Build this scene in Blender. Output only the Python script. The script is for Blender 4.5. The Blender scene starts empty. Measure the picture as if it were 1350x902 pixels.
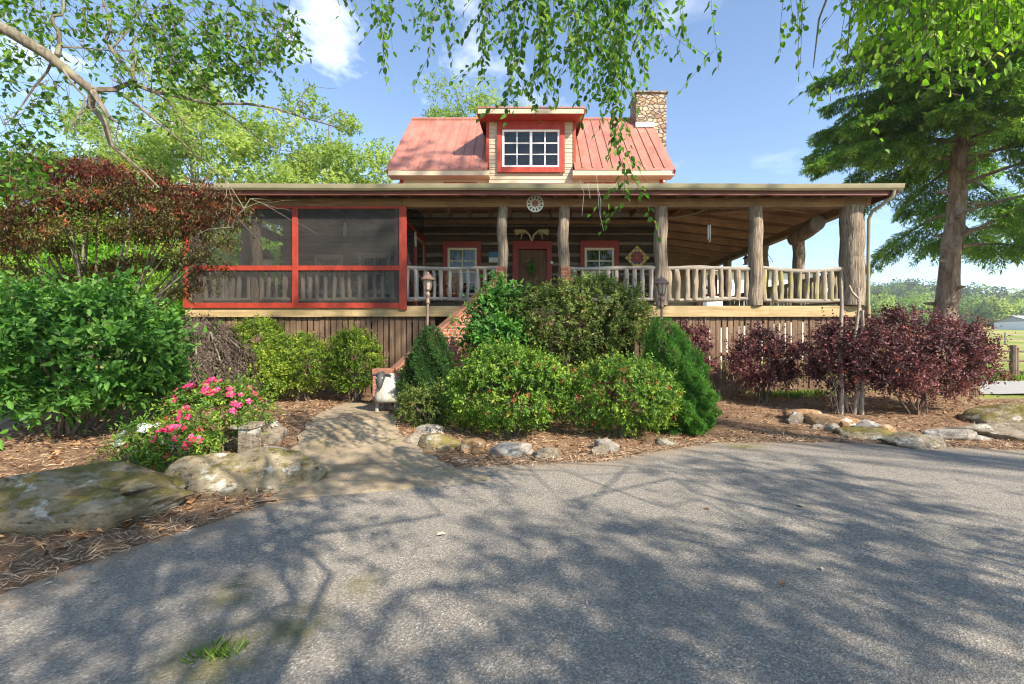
import bpy, math, random
import numpy as np
from mathutils import Vector, Matrix, noise as mnoise

R = math.radians
rng = np.random.default_rng(11)
random.seed(11)
scene = bpy.context.scene
COL = scene.collection
F, PX0, PY0, CZ = 600.0, 700.0, 451.0, 1.6        # survey of the photograph: focal length, principal point, eye height
SUN_EL, SUN_AZ = R(37), R(44)                      # azimuth measured from straight behind the camera towards the right
SUN_DIR = Vector((math.cos(SUN_EL)*math.sin(SUN_AZ), -math.cos(SUN_EL)*math.cos(SUN_AZ), math.sin(SUN_EL)))

def at(px, py, Y):
    return ((px-PX0)/F*Y, Y, CZ+(PY0-py)/F*Y)
def sstep(t):
    t = np.clip(t, 0, 1)
    return t*t*(3-2*t)
def U(a, b): return random.uniform(a, b)

# ------------------------------------------------------------------ terrain
EX = [-30, -3.95, -3.65, -3.38, -3.03, -2.41, -0.78, 1.03, 1.93, 2.9, 4.9, 7.26, 9, 12, 16, 60]
EY = [-9, -8, 0.0, 2.87, 3.64, 4.82, 5.85, 6.15, 6.75, 7.22, 7.33, 6.75, 6.3, 6.0, 5.8, 5.8]
def yedge(x): return np.interp(x, EX, EY)
def wav(x, y, s): return np.sin(x*s+1.3*np.sin(y*s*.7+.4))*np.cos(y*s*1.1+.8*np.sin(x*s*.6+2.))
PATH = np.array([(-1.75, 5.15), (-2.25, 6.0), (-2.75, 7.0), (-3.15, 8.2), (-3.2, 9.6)])
PATHW = np.array([1.0, .85, .68, .66, .75])
def path_d(x, y):
    """distance to the walkway's centre line divided by its half width"""
    x = np.asarray(x, float); y = np.asarray(y, float)
    best = np.full(np.broadcast(x, y).shape, 9.0)
    for i in range(len(PATH)-1):
        a, b = PATH[i], PATH[i+1]
        L2 = ((b-a)**2).sum()
        t = np.clip(((x-a[0])*(b[0]-a[0])+(y-a[1])*(b[1]-a[1]))/L2, 0, 1)
        d = np.hypot(x-(a[0]+t*(b[0]-a[0])), y-(a[1]+t*(b[1]-a[1])))
        best = np.minimum(best, d/(PATHW[i]*(1-t)+PATHW[i+1]*t))
    return best
def hgt(x, y):
    x = np.asarray(x, float); y = np.asarray(y, float)
    d = y-yedge(x)
    amp = np.where(x > 8, .30-.2*sstep((x-8)/4), .30)
    dd = np.where(x < -2.2, np.minimum(d, np.maximum(y-3.1, .02)+.25*np.clip(-x-4.6, 0, 3)), d)
    bed = amp*sstep(dd/4.5)
    bumps = (.022*wav(x, y, 3.1)+.012*wav(x+3, y, 8.3))*sstep(d/.8)*np.where(y < 30, 1, 0)
    pd = path_d(x, y)
    flat = sstep((pd-1.0)/.35)
    bumps = bumps*flat-.03*(1-sstep((pd-.97)/.1))
    z = np.where(d > 0, bed+bumps, -.035*sstep(-d/.12))
    z = z+.0526*np.maximum(0, y-24)*np.where(y < 150, 1, 0)+np.where(y >= 150, .0526*126, 0)
    ridge = 18+8*np.sin((x-262)*.024+1.57)+2.5*np.sin(x*.05+1.)+1.5*np.sin(x*.11)
    z = z+ridge*sstep((y-165)/190)
    return z
def path_z(x, y):
    d = y-yedge(x)
    return .30*sstep(d/4.5)+.004
def gp(px, py):
    """where the ray through a photograph pixel meets the ground"""
    Y = 3.0
    while Y < 300:
        X, _, Z = at(px, py, Y)
        if Z <= float(hgt(X, Y)): break
        Y += .02
    return X, Y, float(hgt(X, Y))

# ------------------------------------------------------------------ materials
def nmat(name):
    m = bpy.data.materials.new(name); m.use_nodes = True
    nt = m.node_tree
    return m, nt, nt.nodes['Principled BSDF']
def N(nt, typ, **kw):
    n = nt.nodes.new(typ)
    for k, v in kw.items():
        if k.startswith('i_'):
            n.inputs[k[2:].replace('_', ' ')].default_value = v
        else: setattr(n, k, v)
    return n
def coords(nt, scale=(1, 1, 1), kind='Object'):
    tc = N(nt, 'ShaderNodeTexCoord'); mp = N(nt, 'ShaderNodeMapping')
    mp.inputs['Scale'].default_value = scale
    nt.links.new(tc.outputs[kind], mp.inputs['Vector'])
    return mp.outputs[0]
def tnoise(nt, vec, scale, detail=6, rough=.6, out='Fac'):
    n = N(nt, 'ShaderNodeTexNoise'); n.inputs['Scale'].default_value = scale
    n.inputs['Detail'].default_value = detail; n.inputs['Roughness'].default_value = rough
    nt.links.new(vec, n.inputs['Vector'])
    return n.outputs[out]
def ramp(nt, fac, stops):
    r = N(nt, 'ShaderNodeValToRGB')
    el = r.color_ramp.elements
    while len(el) < len(stops): el.new(.5)
    for e, (p, c) in zip(el, stops):
        e.position = p; e.color = (*c, 1) if len(c) == 3 else c
    nt.links.new(fac, r.inputs['Fac'])
    return r.outputs['Color']
def mixc(nt, fac, a, b, mode='MIX'):
    m = N(nt, 'ShaderNodeMix', data_type='RGBA', blend_type=mode)
    if isinstance(fac, (int, float)): m.inputs[0].default_value = fac
    else: nt.links.new(fac, m.inputs[0])
    for s, v in ((6, a), (7, b)):
        if isinstance(v, tuple): m.inputs[s].default_value = (*v, 1)
        else: nt.links.new(v, m.inputs[s])
    return m.outputs[2]
def bump(nt, b, h, strength=.3, dist=.02, prev=None):
    n = N(nt, 'ShaderNodeBump'); n.inputs['Strength'].default_value = strength
    n.inputs['Distance'].default_value = dist
    nt.links.new(h, n.inputs['Height'])
    if prev: nt.links.new(prev, n.inputs['Normal'])
    nt.links.new(n.outputs[0], b.inputs['Normal'])
    return n.outputs[0]
def g(v): return (v, v, v)

def simple(name, c1, c2, scale=(6, 6, 6), rough=.7, bs=.25, bd=.01, detail=6, metal=0, spec=.4):
    m, nt, b = nmat(name)
    v = coords(nt, scale); f = tnoise(nt, v, 1, detail, .65)
    nt.links.new(ramp(nt, f, [(.3, c1), (.7, c2)]), b.inputs['Base Color'])
    b.inputs['Roughness'].default_value = rough; b.inputs['Metallic'].default_value = metal
    b.inputs['Specular IOR Level'].default_value = spec
    if bs: bump(nt, b, f, bs, bd)
    return m

def wood(name, dark, mid, light, axis='x', rough=.8, bs=.5, moss=None, grain=26):
    m, nt, b = nmat(name)
    sc = {'x': (1.2, grain, grain), 'y': (grain, 1.2, grain), 'z': (grain, grain, 1.2)}[axis]
    v = coords(nt, sc); f = tnoise(nt, v, 1, 8, .7)
    v2 = coords(nt, (1.7, 1.7, 1.7)); f2 = tnoise(nt, v2, 1, 4, .6)
    c = ramp(nt, f, [(.28, dark), (.5, mid), (.72, light)])
    c = mixc(nt, ramp(nt, f2, [(.4, g(0)), (.62, g(.55))]), c, tuple(x*.6 for x in mid))
    if moss:
        f3 = tnoise(nt, coords(nt, (3.1, 3.1, 2.2)), 1, 5, .65)
        c = mixc(nt, ramp(nt, f3, [(.48, g(0)), (.62, g(.75))]), c, moss)
    nt.links.new(c, b.inputs['Base Color']); b.inputs['Roughness'].default_value = rough
    b.inputs['Specular IOR Level'].default_value = .2
    bump(nt, b, f, bs, .012)
    return m

def bark(name, dark, mid, light, scale=(16, 16, 2.4), bd=.03, patches=None):
    m, nt, b = nmat(name)
    v = coords(nt, scale)
    f = tnoise(nt, v, 1, 9, .72)
    vo = N(nt, 'ShaderNodeTexVoronoi', feature='DISTANCE_TO_EDGE'); vo.inputs['Scale'].default_value = 1.0
    nt.links.new(v, vo.inputs['Vector'])
    c = ramp(nt, f, [(.3, dark), (.5, mid), (.7, light)])
    c = mixc(nt, ramp(nt, vo.outputs['Distance'], [(.0, g(.45)), (.10, g(0))]), c, tuple(x*.4 for x in dark))
    if patches:
        f3 = tnoise(nt, coords(nt, (2.6, 2.6, 1.6)), 1, 4, .6)
        c = mixc(nt, ramp(nt, f3, [(.5, g(0)), (.6, g(.7))]), c, patches)
    nt.links.new(c, b.inputs['Base Color']); b.inputs['Roughness'].default_value = .9
    b.inputs['Specular IOR Level'].default_value = .15
    n1 = bump(nt, b, f, .8, bd)
    bump(nt, b, vo.outputs['Distance'], .6, bd, n1)
    return m

def leafmat(name, stops, trans=.32, rough=.5, tboost=(1.5, 1.7, .7), spec=.3):
    """leaf colour runs along the per-leaf attribute 'tint'; thin leaves let some light through"""
    m, nt, b = nmat(name)
    a = N(nt, 'ShaderNodeAttribute', attribute_name='tint')
    c = ramp(nt, a.outputs['Fac'], stops)
    nt.links.new(c, b.inputs['Base Color']); b.inputs['Roughness'].default_value = rough
    b.inputs['Specular IOR Level'].default_value = spec
    tr = N(nt, 'ShaderNodeBsdfTranslucent')
    nt.links.new(mixc(nt, 1.0, c, tboost, 'MULTIPLY'), tr.inputs['Color'])
    mx = N(nt, 'ShaderNodeMixShader'); mx.inputs[0].default_value = trans
    nt.links.new(b.outputs[0], mx.inputs[1]); nt.links.new(tr.outputs[0], mx.inputs[2])
    nt.links.new(mx.outputs[0], nt.nodes['Material Output'].inputs['Surface'])
    return m

def brickmat(name, ux, uy):
    m, nt, b = nmat(name)
    tc = N(nt, 'ShaderNodeTexCoord'); sx = N(nt, 'ShaderNodeSeparateXYZ')
    nt.links.new(tc.outputs['Object'], sx.inputs[0])
    mx = N(nt, 'ShaderNodeMath', operation='MULTIPLY'); mx.inputs[1].default_value = ux; nt.links.new(sx.outputs[0], mx.inputs[0])
    my = N(nt, 'ShaderNodeMath', operation='MULTIPLY_ADD'); my.inputs[1].default_value = uy
    nt.links.new(sx.outputs[1], my.inputs[0]); nt.links.new(mx.outputs[0], my.inputs[2])
    cb = N(nt, 'ShaderNodeCombineXYZ'); nt.links.new(my.outputs[0], cb.inputs[0]); nt.links.new(sx.outputs[2], cb.inputs[1])
    br = N(nt, 'ShaderNodeTexBrick'); nt.links.new(cb.outputs[0], br.inputs['Vector'])
    br.inputs['Scale'].default_value = 1; br.inputs['Brick Width'].default_value = .215; br.inputs['Row Height'].default_value = .075
    br.inputs['Mortar Size'].default_value = .008; br.inputs['Bias'].default_value = -.1
    br.inputs['Color1'].default_value = (.42, .13, .055, 1); br.inputs['Color2'].default_value = (.30, .085, .04, 1)
    br.inputs['Mortar'].default_value = (.40, .33, .26, 1)
    f = tnoise(nt, coords(nt, (9, 9, 9)), 1, 6, .7)
    c = mixc(nt, ramp(nt, f, [(.3, g(.35)), (.65, g(0))]), br.outputs['Color'], (.16, .07, .04))
    nt.links.new(c, b.inputs['Base Color']); b.inputs['Roughness'].default_value = .85
    inv = N(nt, 'ShaderNodeMath', operation='SUBTRACT'); inv.inputs[0].default_value = 1; nt.links.new(br.outputs['Fac'], inv.inputs[1])
    n1 = bump(nt, b, inv.outputs[0], .5, .008); bump(nt, b, f, .25, .006, n1)
    return m

M = {}
M['red'] = simple('red_paint', (.22, .024, .012), (.40, .045, .02), (9, 9, 3.5), .6, .3, .006, 9)
M['darkred'] = simple('dark_red_paint', (.20, .018, .011), (.26, .027, .016), (5, 5, 5), .5, .15, .004)
M['fascia'] = simple('shade_tinted_fascia', (.095, .026, .014), (.135, .038, .02), (5, 5, 5), .6, .15, .004)  # red paint darkened, the shade under the gutter put into its colour
M['cream'] = simple('cream_paint', (.46, .37, .25), (.54, .44, .31), (3, 3, 9), .7, .12, .004)
M['white'] = simple('white_window_paint', (.74, .73, .69), (.82, .81, .77), (8, 8, 8), .45, .08, .003)
M['ivory'] = simple('ivory_paint', (.52, .47, .34), (.60, .54, .40), (8, 8, 8), .5, .08, .003)
M['gutter'] = simple('tan_gutter_metal', (.23, .20, .12), (.31, .27, .17), (2.0, 2, 5), .42, .05, .003, 4)
M['log'] = wood('weathered_log', (.022, .015, .010), (.058, .040, .026), (.12, .088, .06), 'x', .85, .8)
M['chink'] = simple('chinking_mortar', (.10, .08, .055), (.24, .20, .145), (4, 4, 12), .9, .4, .01)
M['beam'] = wood('beam_timber', (.13, .072, .036), (.26, .16, .085), (.38, .25, .14), 'x')
M['beam_y'] = wood('beam_timber_deep', (.13, .072, .036), (.26, .16, .085), (.38, .25, .14), 'y')
M['raft'] = wood('rafter_wood', (.20, .10, .045), (.34, .19, .095), (.46, .28, .15), 'y')
M['raft_x'] = wood('rafter_wood_across', (.38, .20, .10), (.56, .33, .17), (.68, .43, .24), 'x')
M['ceil'] = wood('roof_decking', (.20, .105, .05), (.31, .17, .085), (.40, .235, .125), 'x', grain=14)
M['treated'] = wood('treated_lumber', (.26, .17, .07), (.44, .32, .16), (.56, .43, .25), 'x', .75, .35, grain=14)
M['deck'] = wood('deck_boards', (.24, .18, .12), (.38, .29, .20), (.5, .40, .29), 'x')
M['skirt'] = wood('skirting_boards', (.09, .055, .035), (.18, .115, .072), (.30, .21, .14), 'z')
M['bal'] = wood('peeled_limb', (.17, .14, .105), (.34, .295, .24), (.54, .49, .415), 'z', .85, .7)
M['bal_moss'] = wood('mossy_limb', (.17, .13, .09), (.31, .26, .19), (.45, .39, .30), 'z', .9, .8, moss=(.30, .27, .06))
M['bal_brown'] = wood('barky_limb', (.15, .105, .07), (.32, .25, .175), (.52, .44, .34), 'z', .9, .9)
M['rail'] = wood('limb_rail', (.16, .135, .105), (.31, .27, .22), (.48, .43, .365), 'x', .85, .7)
M['post'] = bark('cedar_bark', (.10, .072, .05), (.25, .195, .14), (.45, .37, .285), (24, 24, 1.6), .028)
M['bark'] = bark('conifer_bark', (.12, .08, .055), (.25, .175, .125), (.42, .32, .25), (7, 7, 1.6), .03, patches=(.33, .27, .24))
M['bark2'] = bark('grey_bark', (.085, .07, .052), (.19, .16, .12), (.31, .27, .21), (14, 14, 4), .02, patches=(.22, .23, .13))
M['twig'] = simple('twig_bark', (.07, .05, .038), (.15, .11, .085), (30, 30, 30), .9, .2, .002)
M['stem'] = simple('shrub_stem', (.10, .07, .05), (.20, .15, .11), (20, 20, 8), .9, .4, .004)
M['deadwood'] = bark('dead_stem_bark', (.18, .13, .10), (.34, .28, .22), (.5, .43, .36), (40, 40, 8), .006)
M['door'] = wood('door_wood', (.055, .022, .010), (.12, .052, .022), (.19, .085, .04), 'z', .45, .2)
M['brick'] = brickmat('brickwork_flared', .72, .72)
M['brick_front'] = brickmat('brickwork', 1, .3)
M['cap'] = simple('brick_cap', (.20, .085, .05), (.33, .16, .10), (9, 9, 9), .85, .4, .008)
M['bronze'] = simple('bronze_lamp_metal', (.16, .10, .075), (.30, .20, .155), (14, 14, 14), .5, .15, .003, metal=.35)
M['iron'] = simple('black_iron', (.015, .014, .013), (.035, .032, .03), (12, 12, 12), .5, .1, .002)
M['brass'] = simple('brass', (.35, .24, .08), (.45, .32, .12), (12, 12, 12), .35, .05, .002, metal=.8)
M['antler'] = simple('antler_bone', (.36, .28, .17), (.55, .46, .31), (14, 14, 14), .6, .25, .004)
M['wool'] = wood('painted_fleece', (.26, .24, .19), (.46, .43, .36), (.60, .57, .49), 'z', .85, .9, grain=30)
M['sheepface'] = simple('charcoal_paint', (.025, .026, .03), (.07, .07, .075), (18, 18, 18), .6, .3, .004)
M['greywood'] = wood('grey_wood', (.16, .14, .12), (.28, .25, .21), (.40, .36, .31), 'z')
M['blue'] = simple('blue_sign_paint', (.03, .12, .21), (.05, .17, .27), (8, 8, 8), .6, .05, .002)
M['pale'] = simple('pale_sign_paint', (.40, .42, .36), (.50, .52, .45), (8, 8, 8), .6, .05, .002)
M['black'] = simple('black_paint', (.012, .012, .012), (.03, .028, .026), (8, 8, 8), .6, .05, .002)
M['hexwhite'] = simple('sign_white', (.60, .60, .54), (.70, .70, .64), (8, 8, 8), .6, .05, .002)
M['yellow'] = simple('yellow_paint', (.50, .34, .025), (.60, .42, .04), (8, 8, 8), .6, .05, .002)
M['purple'] = simple('dark_purple_paint', (.05, .025, .05), (.08, .04, .08), (8, 8, 8), .6, .05, .002)
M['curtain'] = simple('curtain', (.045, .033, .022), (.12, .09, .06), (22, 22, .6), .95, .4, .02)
M['lampglass'] = simple('lamp_glass', (.30, .26, .22), (.42, .37, .32), (8, 8, 8), .25, 0)
M['farwhite'] = simple('white_siding', (.74, .74, .72), (.80, .80, .78), (.5, .5, 16), .6, .2, .01)
M['farroof'] = simple('brown_shingles', (.20, .12, .09), (.29, .19, .145), (3, 3, 3), .9, .2, .01)
M['asph_roof'] = simple('grey_roofing', (.30, .31, .33), (.42, .43, .45), (3, 3, 3), .7, .1, .01)
M['litter'] = leafmat('leaf_litter', [(0, (.10, .042, .017)), (.35, (.24, .11, .045)), (.7, (.36, .19, .085)), (1, (.46, .29, .15))], .06, .8, (1, 1, 1), .15)
M['straw'] = leafmat('pine_straw', [(0, (.15, .085, .05)), (.4, (.35, .23, .14)), (.75, (.50, .36, .235)), (1, (.62, .48, .34))], .05, .75, (1, 1, 1), .2)

def metalroof():
    m, nt, b = nmat('red_metal_roof')
    f = tnoise(nt, coords(nt, (2.5, 1.2, 1.2)), 1, 6, .6)
    f2 = tnoise(nt, coords(nt, (30, 3, 3)), 1, 4, .6)
    c = ramp(nt, f, [(.3, (.27, .095, .065)), (.7, (.42, .19, .14))])
    c = mixc(nt, ramp(nt, f2, [(.45, g(0)), (.75, g(.35))]), c, (.46, .24, .18))
    nt.links.new(c, b.inputs['Base Color']); b.inputs['Roughness'].default_value = .5
    b.inputs['Specular IOR Level'].default_value = .4
    return m
M['roof'] = metalroof()
def chimneystone():
    m, nt, b = nmat('chimney_stone')
    v = coords(nt, (5.2, 5.2, 8.2))
    wv = N(nt, 'ShaderNodeVectorMath', operation='MULTIPLY_ADD')
    nn = N(nt, 'ShaderNodeTexNoise'); nn.inputs['Scale'].default_value = 1.3; nt.links.new(v, nn.inputs['Vector'])
    nt.links.new(nn.outputs['Color'], wv.inputs[0]); wv.inputs[1].default_value = (.5, .5, .5); nt.links.new(v, wv.inputs[2])
    vc = N(nt, 'ShaderNodeTexVoronoi'); nt.links.new(wv.outputs[0], vc.inputs['Vector']); vc.inputs['Scale'].default_value = 1
    ve = N(nt, 'ShaderNodeTexVoronoi', feature='DISTANCE_TO_EDGE'); nt.links.new(wv.outputs[0], ve.inputs['Vector']); ve.inputs['Scale'].default_value = 1
    sp = N(nt, 'ShaderNodeSeparateColor'); nt.links.new(vc.outputs['Color'], sp.inputs[0])
    c = ramp(nt, sp.outputs[0], [(.0, (.20, .12, .07)), (.3, (.38, .25, .14)), (.6, (.50, .37, .23)), (.8, (.34, .29, .24)), (1, (.56, .46, .33))])
    f = tnoise(nt, coords(nt, (14, 14, 14)), 1, 6, .7)
    c = mixc(nt, ramp(nt, f, [(.35, g(.4)), (.6, g(0))]), c, (.22, .15, .10))
    c = mixc(nt, ramp(nt, ve.outputs['Distance'], [(.03, g(1)), (.09, g(0))]), c, (.13, .10, .08))
    nt.links.new(c, b.inputs['Base Color']); b.inputs['Roughness'].default_value = .9
    n1 = bump(nt, b, ramp(nt, ve.outputs['Distance'], [(0, g(0)), (.14, g(1))]), .9, .04); bump(nt, b, f, .3, .01, n1)
    return m
M['chimney'] = chimneystone()
def rockmat(name, c1, c2, c3, moss, mossamt):
    m, nt, b = nmat(name)
    v = coords(nt, (1, 1, 1.6)); f = tnoise(nt, v, 3.2, 10, .68)
    f2 = tnoise(nt, v, 11, 8, .7); f3 = tnoise(nt, v, 3.4, 8, .7)
    c = ramp(nt, f, [(.28, c1), (.5, c2), (.72, c3)])
    f5 = tnoise(nt, v, 4.6, 9, .6); c = mixc(nt, ramp(nt, f5, [(.57, g(0)), (.63, g(.85))]), c, (.56, .54, .47))
    f6 = tnoise(nt, coords(nt, (1, 1, 2.6)), 6.5, 10, .75)
    c = mixc(nt, ramp(nt, f2, [(.30, g(.8)), (.45, g(0))]), c, tuple(x*.35 for x in c1))
    c = mixc(nt, ramp(nt, f6, [(.36, g(.85)), (.46, g(0))]), c, tuple(x*.3 for x in c1))
    geo = N(nt, 'ShaderNodeNewGeometry'); sx = N(nt, 'ShaderNodeSeparateXYZ'); nt.links.new(geo.outputs['Normal'], sx.inputs[0])
    mm = N(nt, 'ShaderNodeMath', operation='MULTIPLY_ADD'); nt.links.new(sx.outputs[2], mm.inputs[0]); mm.inputs[1].default_value = .28
    nt.links.new(f3, mm.inputs[2])
    fm = ramp(nt, mm.outputs[0], [(.66-mossamt, g(0)), (.76-mossamt, g(.85))])
    mc = mixc(nt, f2, tuple(x*.6 for x in moss), tuple(min(1, x*1.5) for x in moss))
    c = mixc(nt, fm, c, mc)
    nt.links.new(c, b.inputs['Base Color']); b.inputs['Roughness'].default_value = .9
    b.inputs['Specular IOR Level'].default_value = .2
    n1 = bump(nt, b, f, 1, .07); n2 = bump(nt, b, f6, .9, .04, n1); bump(nt, b, f2, .8, .02, n2)
    return m
M['rock_moss'] = rockmat('mossy_boulder_stone', (.13, .10, .055), (.30, .245, .155), (.45, .39, .28), (.17, .14, .028), -.015)
M['rock'] = rockmat('grey_fieldstone', (.13, .10, .07), (.26, .215, .16), (.38, .33, .26), (.2, .2, .06), -.12)
M['rock_brown'] = rockmat('brown_fieldstone', (.20, .11, .055), (.34, .21, .11), (.44, .30, .18), (.2, .17, .05), -.2)
M['rock_white'] = rockmat('pale_fieldstone', (.20, .17, .13), (.36, .32, .27), (.48, .44, .38), (.22, .2, .06), -.2)

def asphalt():
    m, nt, b = nmat('asphalt')
    v = coords(nt)
    f = tnoise(nt, v, .55, 5, .6); f2 = tnoise(nt, v, 55, 4, .75); f3 = tnoise(nt, v, 5, 6, .65)
    vo = N(nt, 'ShaderNodeTexVoronoi'); vo.inputs['Scale'].default_value = 95; nt.links.new(v, vo.inputs['Vector'])
    sp = N(nt, 'ShaderNodeSeparateColor'); nt.links.new(vo.outputs['Color'], sp.inputs[0])
    c = ramp(nt, sp.outputs[0], [(0, (.16, .14, .113)), (.5, (.295, .262, .214)), (.86, (.40, .36, .30)), (.985, (.53, .49, .42)), (1, (.64, .6, .52))])
    c = mixc(nt, ramp(nt, f2, [(.38, g(.65)), (.6, g(0))]), c, (.12, .105, .087))
    c = mixc(nt, ramp(nt, f3, [(.42, g(0)), (.7, g(.4))]), c, (.25, .225, .185))
    c = mixc(nt, ramp(nt, f, [(.4, g(.28)), (.62, g(0))]), c, (.165, .152, .135))
    wv = N(nt, 'ShaderNodeVectorMath', operation='MULTIPLY_ADD'); nn = N(nt, 'ShaderNodeTexNoise'); nn.inputs['Scale'].default_value = 2.2; nn.inputs['Detail'].default_value = 6
    nt.links.new(v, nn.inputs['Vector']); nt.links.new(nn.outputs['Color'], wv.inputs[0]); wv.inputs[1].default_value = (.9, .9, .9); nt.links.new(v, wv.inputs[2])
    ck = N(nt, 'ShaderNodeTexVoronoi', feature='DISTANCE_TO_EDGE'); ck.inputs['Scale'].default_value = .42; nt.links.new(wv.outputs[0], ck.inputs['Vector'])
    ckm = N(nt, 'ShaderNodeMath', operation='MULTIPLY'); nt.links.new(ramp(nt, ck.outputs['Distance'], [(.0012, g(.5)), (.005, g(0))]), ckm.inputs[0]); nt.links.new(ramp(nt, tnoise(nt, v, .8, 3, .5), [(.47, g(0)), (.56, g(1))]), ckm.inputs[1])
    c = mixc(nt, ckm.outputs[0], c, (.05, .047, .042))
    at_ = N(nt, 'ShaderNodeAttribute', attribute_name='edge')       # pine dust along the edge of the drive
    fm = tnoise(nt, v, 7, 7, .7)
    ed = N(nt, 'ShaderNodeMath', operation='MULTIPLY'); nt.links.new(at_.outputs['Fac'], ed.inputs[0]); nt.links.new(ramp(nt, fm, [(.38, g(0)), (.62, g(1))]), ed.inputs[1])
    c = mixc(nt, ed.outputs[0], c, (.30, .20, .11))
    mo = N(nt, 'ShaderNodeAttribute', attribute_name='moss')
    md = N(nt, 'ShaderNodeMath', operation='MULTIPLY'); nt.links.new(mo.outputs['Fac'], md.inputs[0]); nt.links.new(ramp(nt, fm, [(.34, g(0)), (.55, g(.95))]), md.inputs[1])
    c = mixc(nt, md.outputs[0], c, (.13, .115, .03))
    nt.links.new(c, b.inputs['Base Color']); b.inputs['Roughness'].default_value = .82
    b.inputs['Specular IOR Level'].default_value = .35
    n1 = bump(nt, b, vo.outputs['Distance'], .7, .006); n2 = bump(nt, b, f2, .45, .006, n1); bump(nt, b, f3, .2, .02, n2)
    return m
M['asphalt'] = asphalt()
def pathmat():
    m, nt, b = nmat('walkway_stone')
    v = coords(nt); f = tnoise(nt, v, 1.6, 7, .65); f2 = tnoise(nt, v, 26, 6, .75)
    c = ramp(nt, f, [(.3, (.22, .165, .10)), (.55, (.36, .28, .18)), (.75, (.47, .385, .265))])
    c = mixc(nt, ramp(nt, f2, [(.35, g(.5)), (.6, g(0))]), c, (.15, .12, .08))
    f4 = tnoise(nt, v, 2.3, 6, .7)
    c = mixc(nt, ramp(nt, f4, [(.56, g(0)), (.7, g(.6))]), c, (.20, .18, .05))
    vo = N(nt, 'ShaderNodeTexVoronoi', feature='DISTANCE_TO_EDGE'); vo.inputs['Scale'].default_value = 1.15
    nt.links.new(v, vo.inputs['Vector'])
    c = mixc(nt, ramp(nt, vo.outputs['Distance'], [(.004, g(.4)), (.014, g(0))]), c, (.16, .12, .075))
    nt.links.new(c, b.inputs['Base Color']); b.inputs['Roughness'].default_value = .88
    n1 = bump(nt, b, f2, .5, .008); bump(nt, b, f, .3, .03, n1)
    return m
M['path'] = pathmat()
M['road'] = simple('pale_road', (.30, .285, .265), (.37, .355, .33), (2, 2, 2), .85, .2, .01)
def groundmat():
    m, nt, b = nmat('ground')
    v = coords(nt)
    bed = N(nt, 'ShaderNodeAttribute', attribute_name='bed'); hil = N(nt, 'ShaderNodeAttribute', attribute_name='hill')
    f = tnoise(nt, v, 2.2, 8, .7); f2 = tnoise(nt, v, 40, 6, .75); f3 = tnoise(nt, v, .09, 5, .6)
    mul = ramp(nt, f2, [(.28, (.085, .05, .03)), (.48, (.215, .135, .08)), (.62, (.34, .23, .145)), (.78, (.47, .345, .235))])
    mul = mixc(nt, ramp(nt, f, [(.35, g(.6)), (.6, g(0))]), mul, (.10, .055, .03))
    gr = ramp(nt, f2, [(.3, (.10, .15, .024)), (.55, (.18, .235, .042)), (.75, (.28, .31, .08))])
    gr = mixc(nt, ramp(nt, f3, [(.36, g(0)), (.58, g(.8))]), gr, (.38, .33, .13))
    c = mixc(nt, bed.outputs['Fac'], gr, mul)
    c = mixc(nt, hil.outputs['Fac'], c, (.055, .085, .025))
    nt.links.new(c, b.inputs['Base Color']); b.inputs['Roughness'].default_value = .95
    b.inputs['Specular IOR Level'].default_value = .1
    n1 = bump(nt, b, f2, .7, .02); bump(nt, b, f, .3, .04, n1)
    return m
M['ground'] = groundmat()
def glassmat():
    m, nt, b = nmat('window_glass')
    b.inputs['Base Color'].default_value = (.02, .02, .02, 1); b.inputs['Roughness'].default_value = .03
    tr = N(nt, 'ShaderNodeBsdfTransparent'); tr.inputs[0].default_value = (.75, .8, .78, 1)
    gl = N(nt, 'ShaderNodeBsdfGlossy'); gl.inputs['Roughness'].default_value = .02
    lw = N(nt, 'ShaderNodeFresnel'); lw.inputs['IOR'].default_value = 1.62
    ad = N(nt, 'ShaderNodeMath', operation='ADD'); ad.inputs[1].default_value = .0; nt.links.new(lw.outputs[0], ad.inputs[0])
    mx = N(nt, 'ShaderNodeMixShader'); nt.links.new(ad.outputs[0], mx.inputs[0])
    nt.links.new(tr.outputs[0], mx.inputs[1]); nt.links.new(gl.outputs[0], mx.inputs[2])
    nt.links.new(mx.outputs[0], nt.nodes['Material Output'].inputs['Surface'])
    return m
M['glass'] = glassmat()
def screenmat():
    m, nt, b = nmat('insect_screen')
    f = tnoise(nt, coords(nt, (2, 2, 2)), 1, 4, .6)
    nt.links.new(ramp(nt, f, [(.3, (.026, .023, .020)), (.7, (.046, .041, .036))]), b.inputs['Base Color'])
    b.inputs['Roughness'].default_value = .7
    tr = N(nt, 'ShaderNodeBsdfTransparent'); tr.inputs[0].default_value = (1, 1, 1, 1)
    mx = N(nt, 'ShaderNodeMixShader'); mx.inputs[0].default_value = .62
    nt.links.new(tr.outputs[0], mx.inputs[1]); nt.links.new(b.outputs[0], mx.inputs[2])
    nt.links.new(mx.outputs[0], nt.nodes['Material Output'].inputs['Surface'])
    return m
M['screen'] = screenmat()
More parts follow.
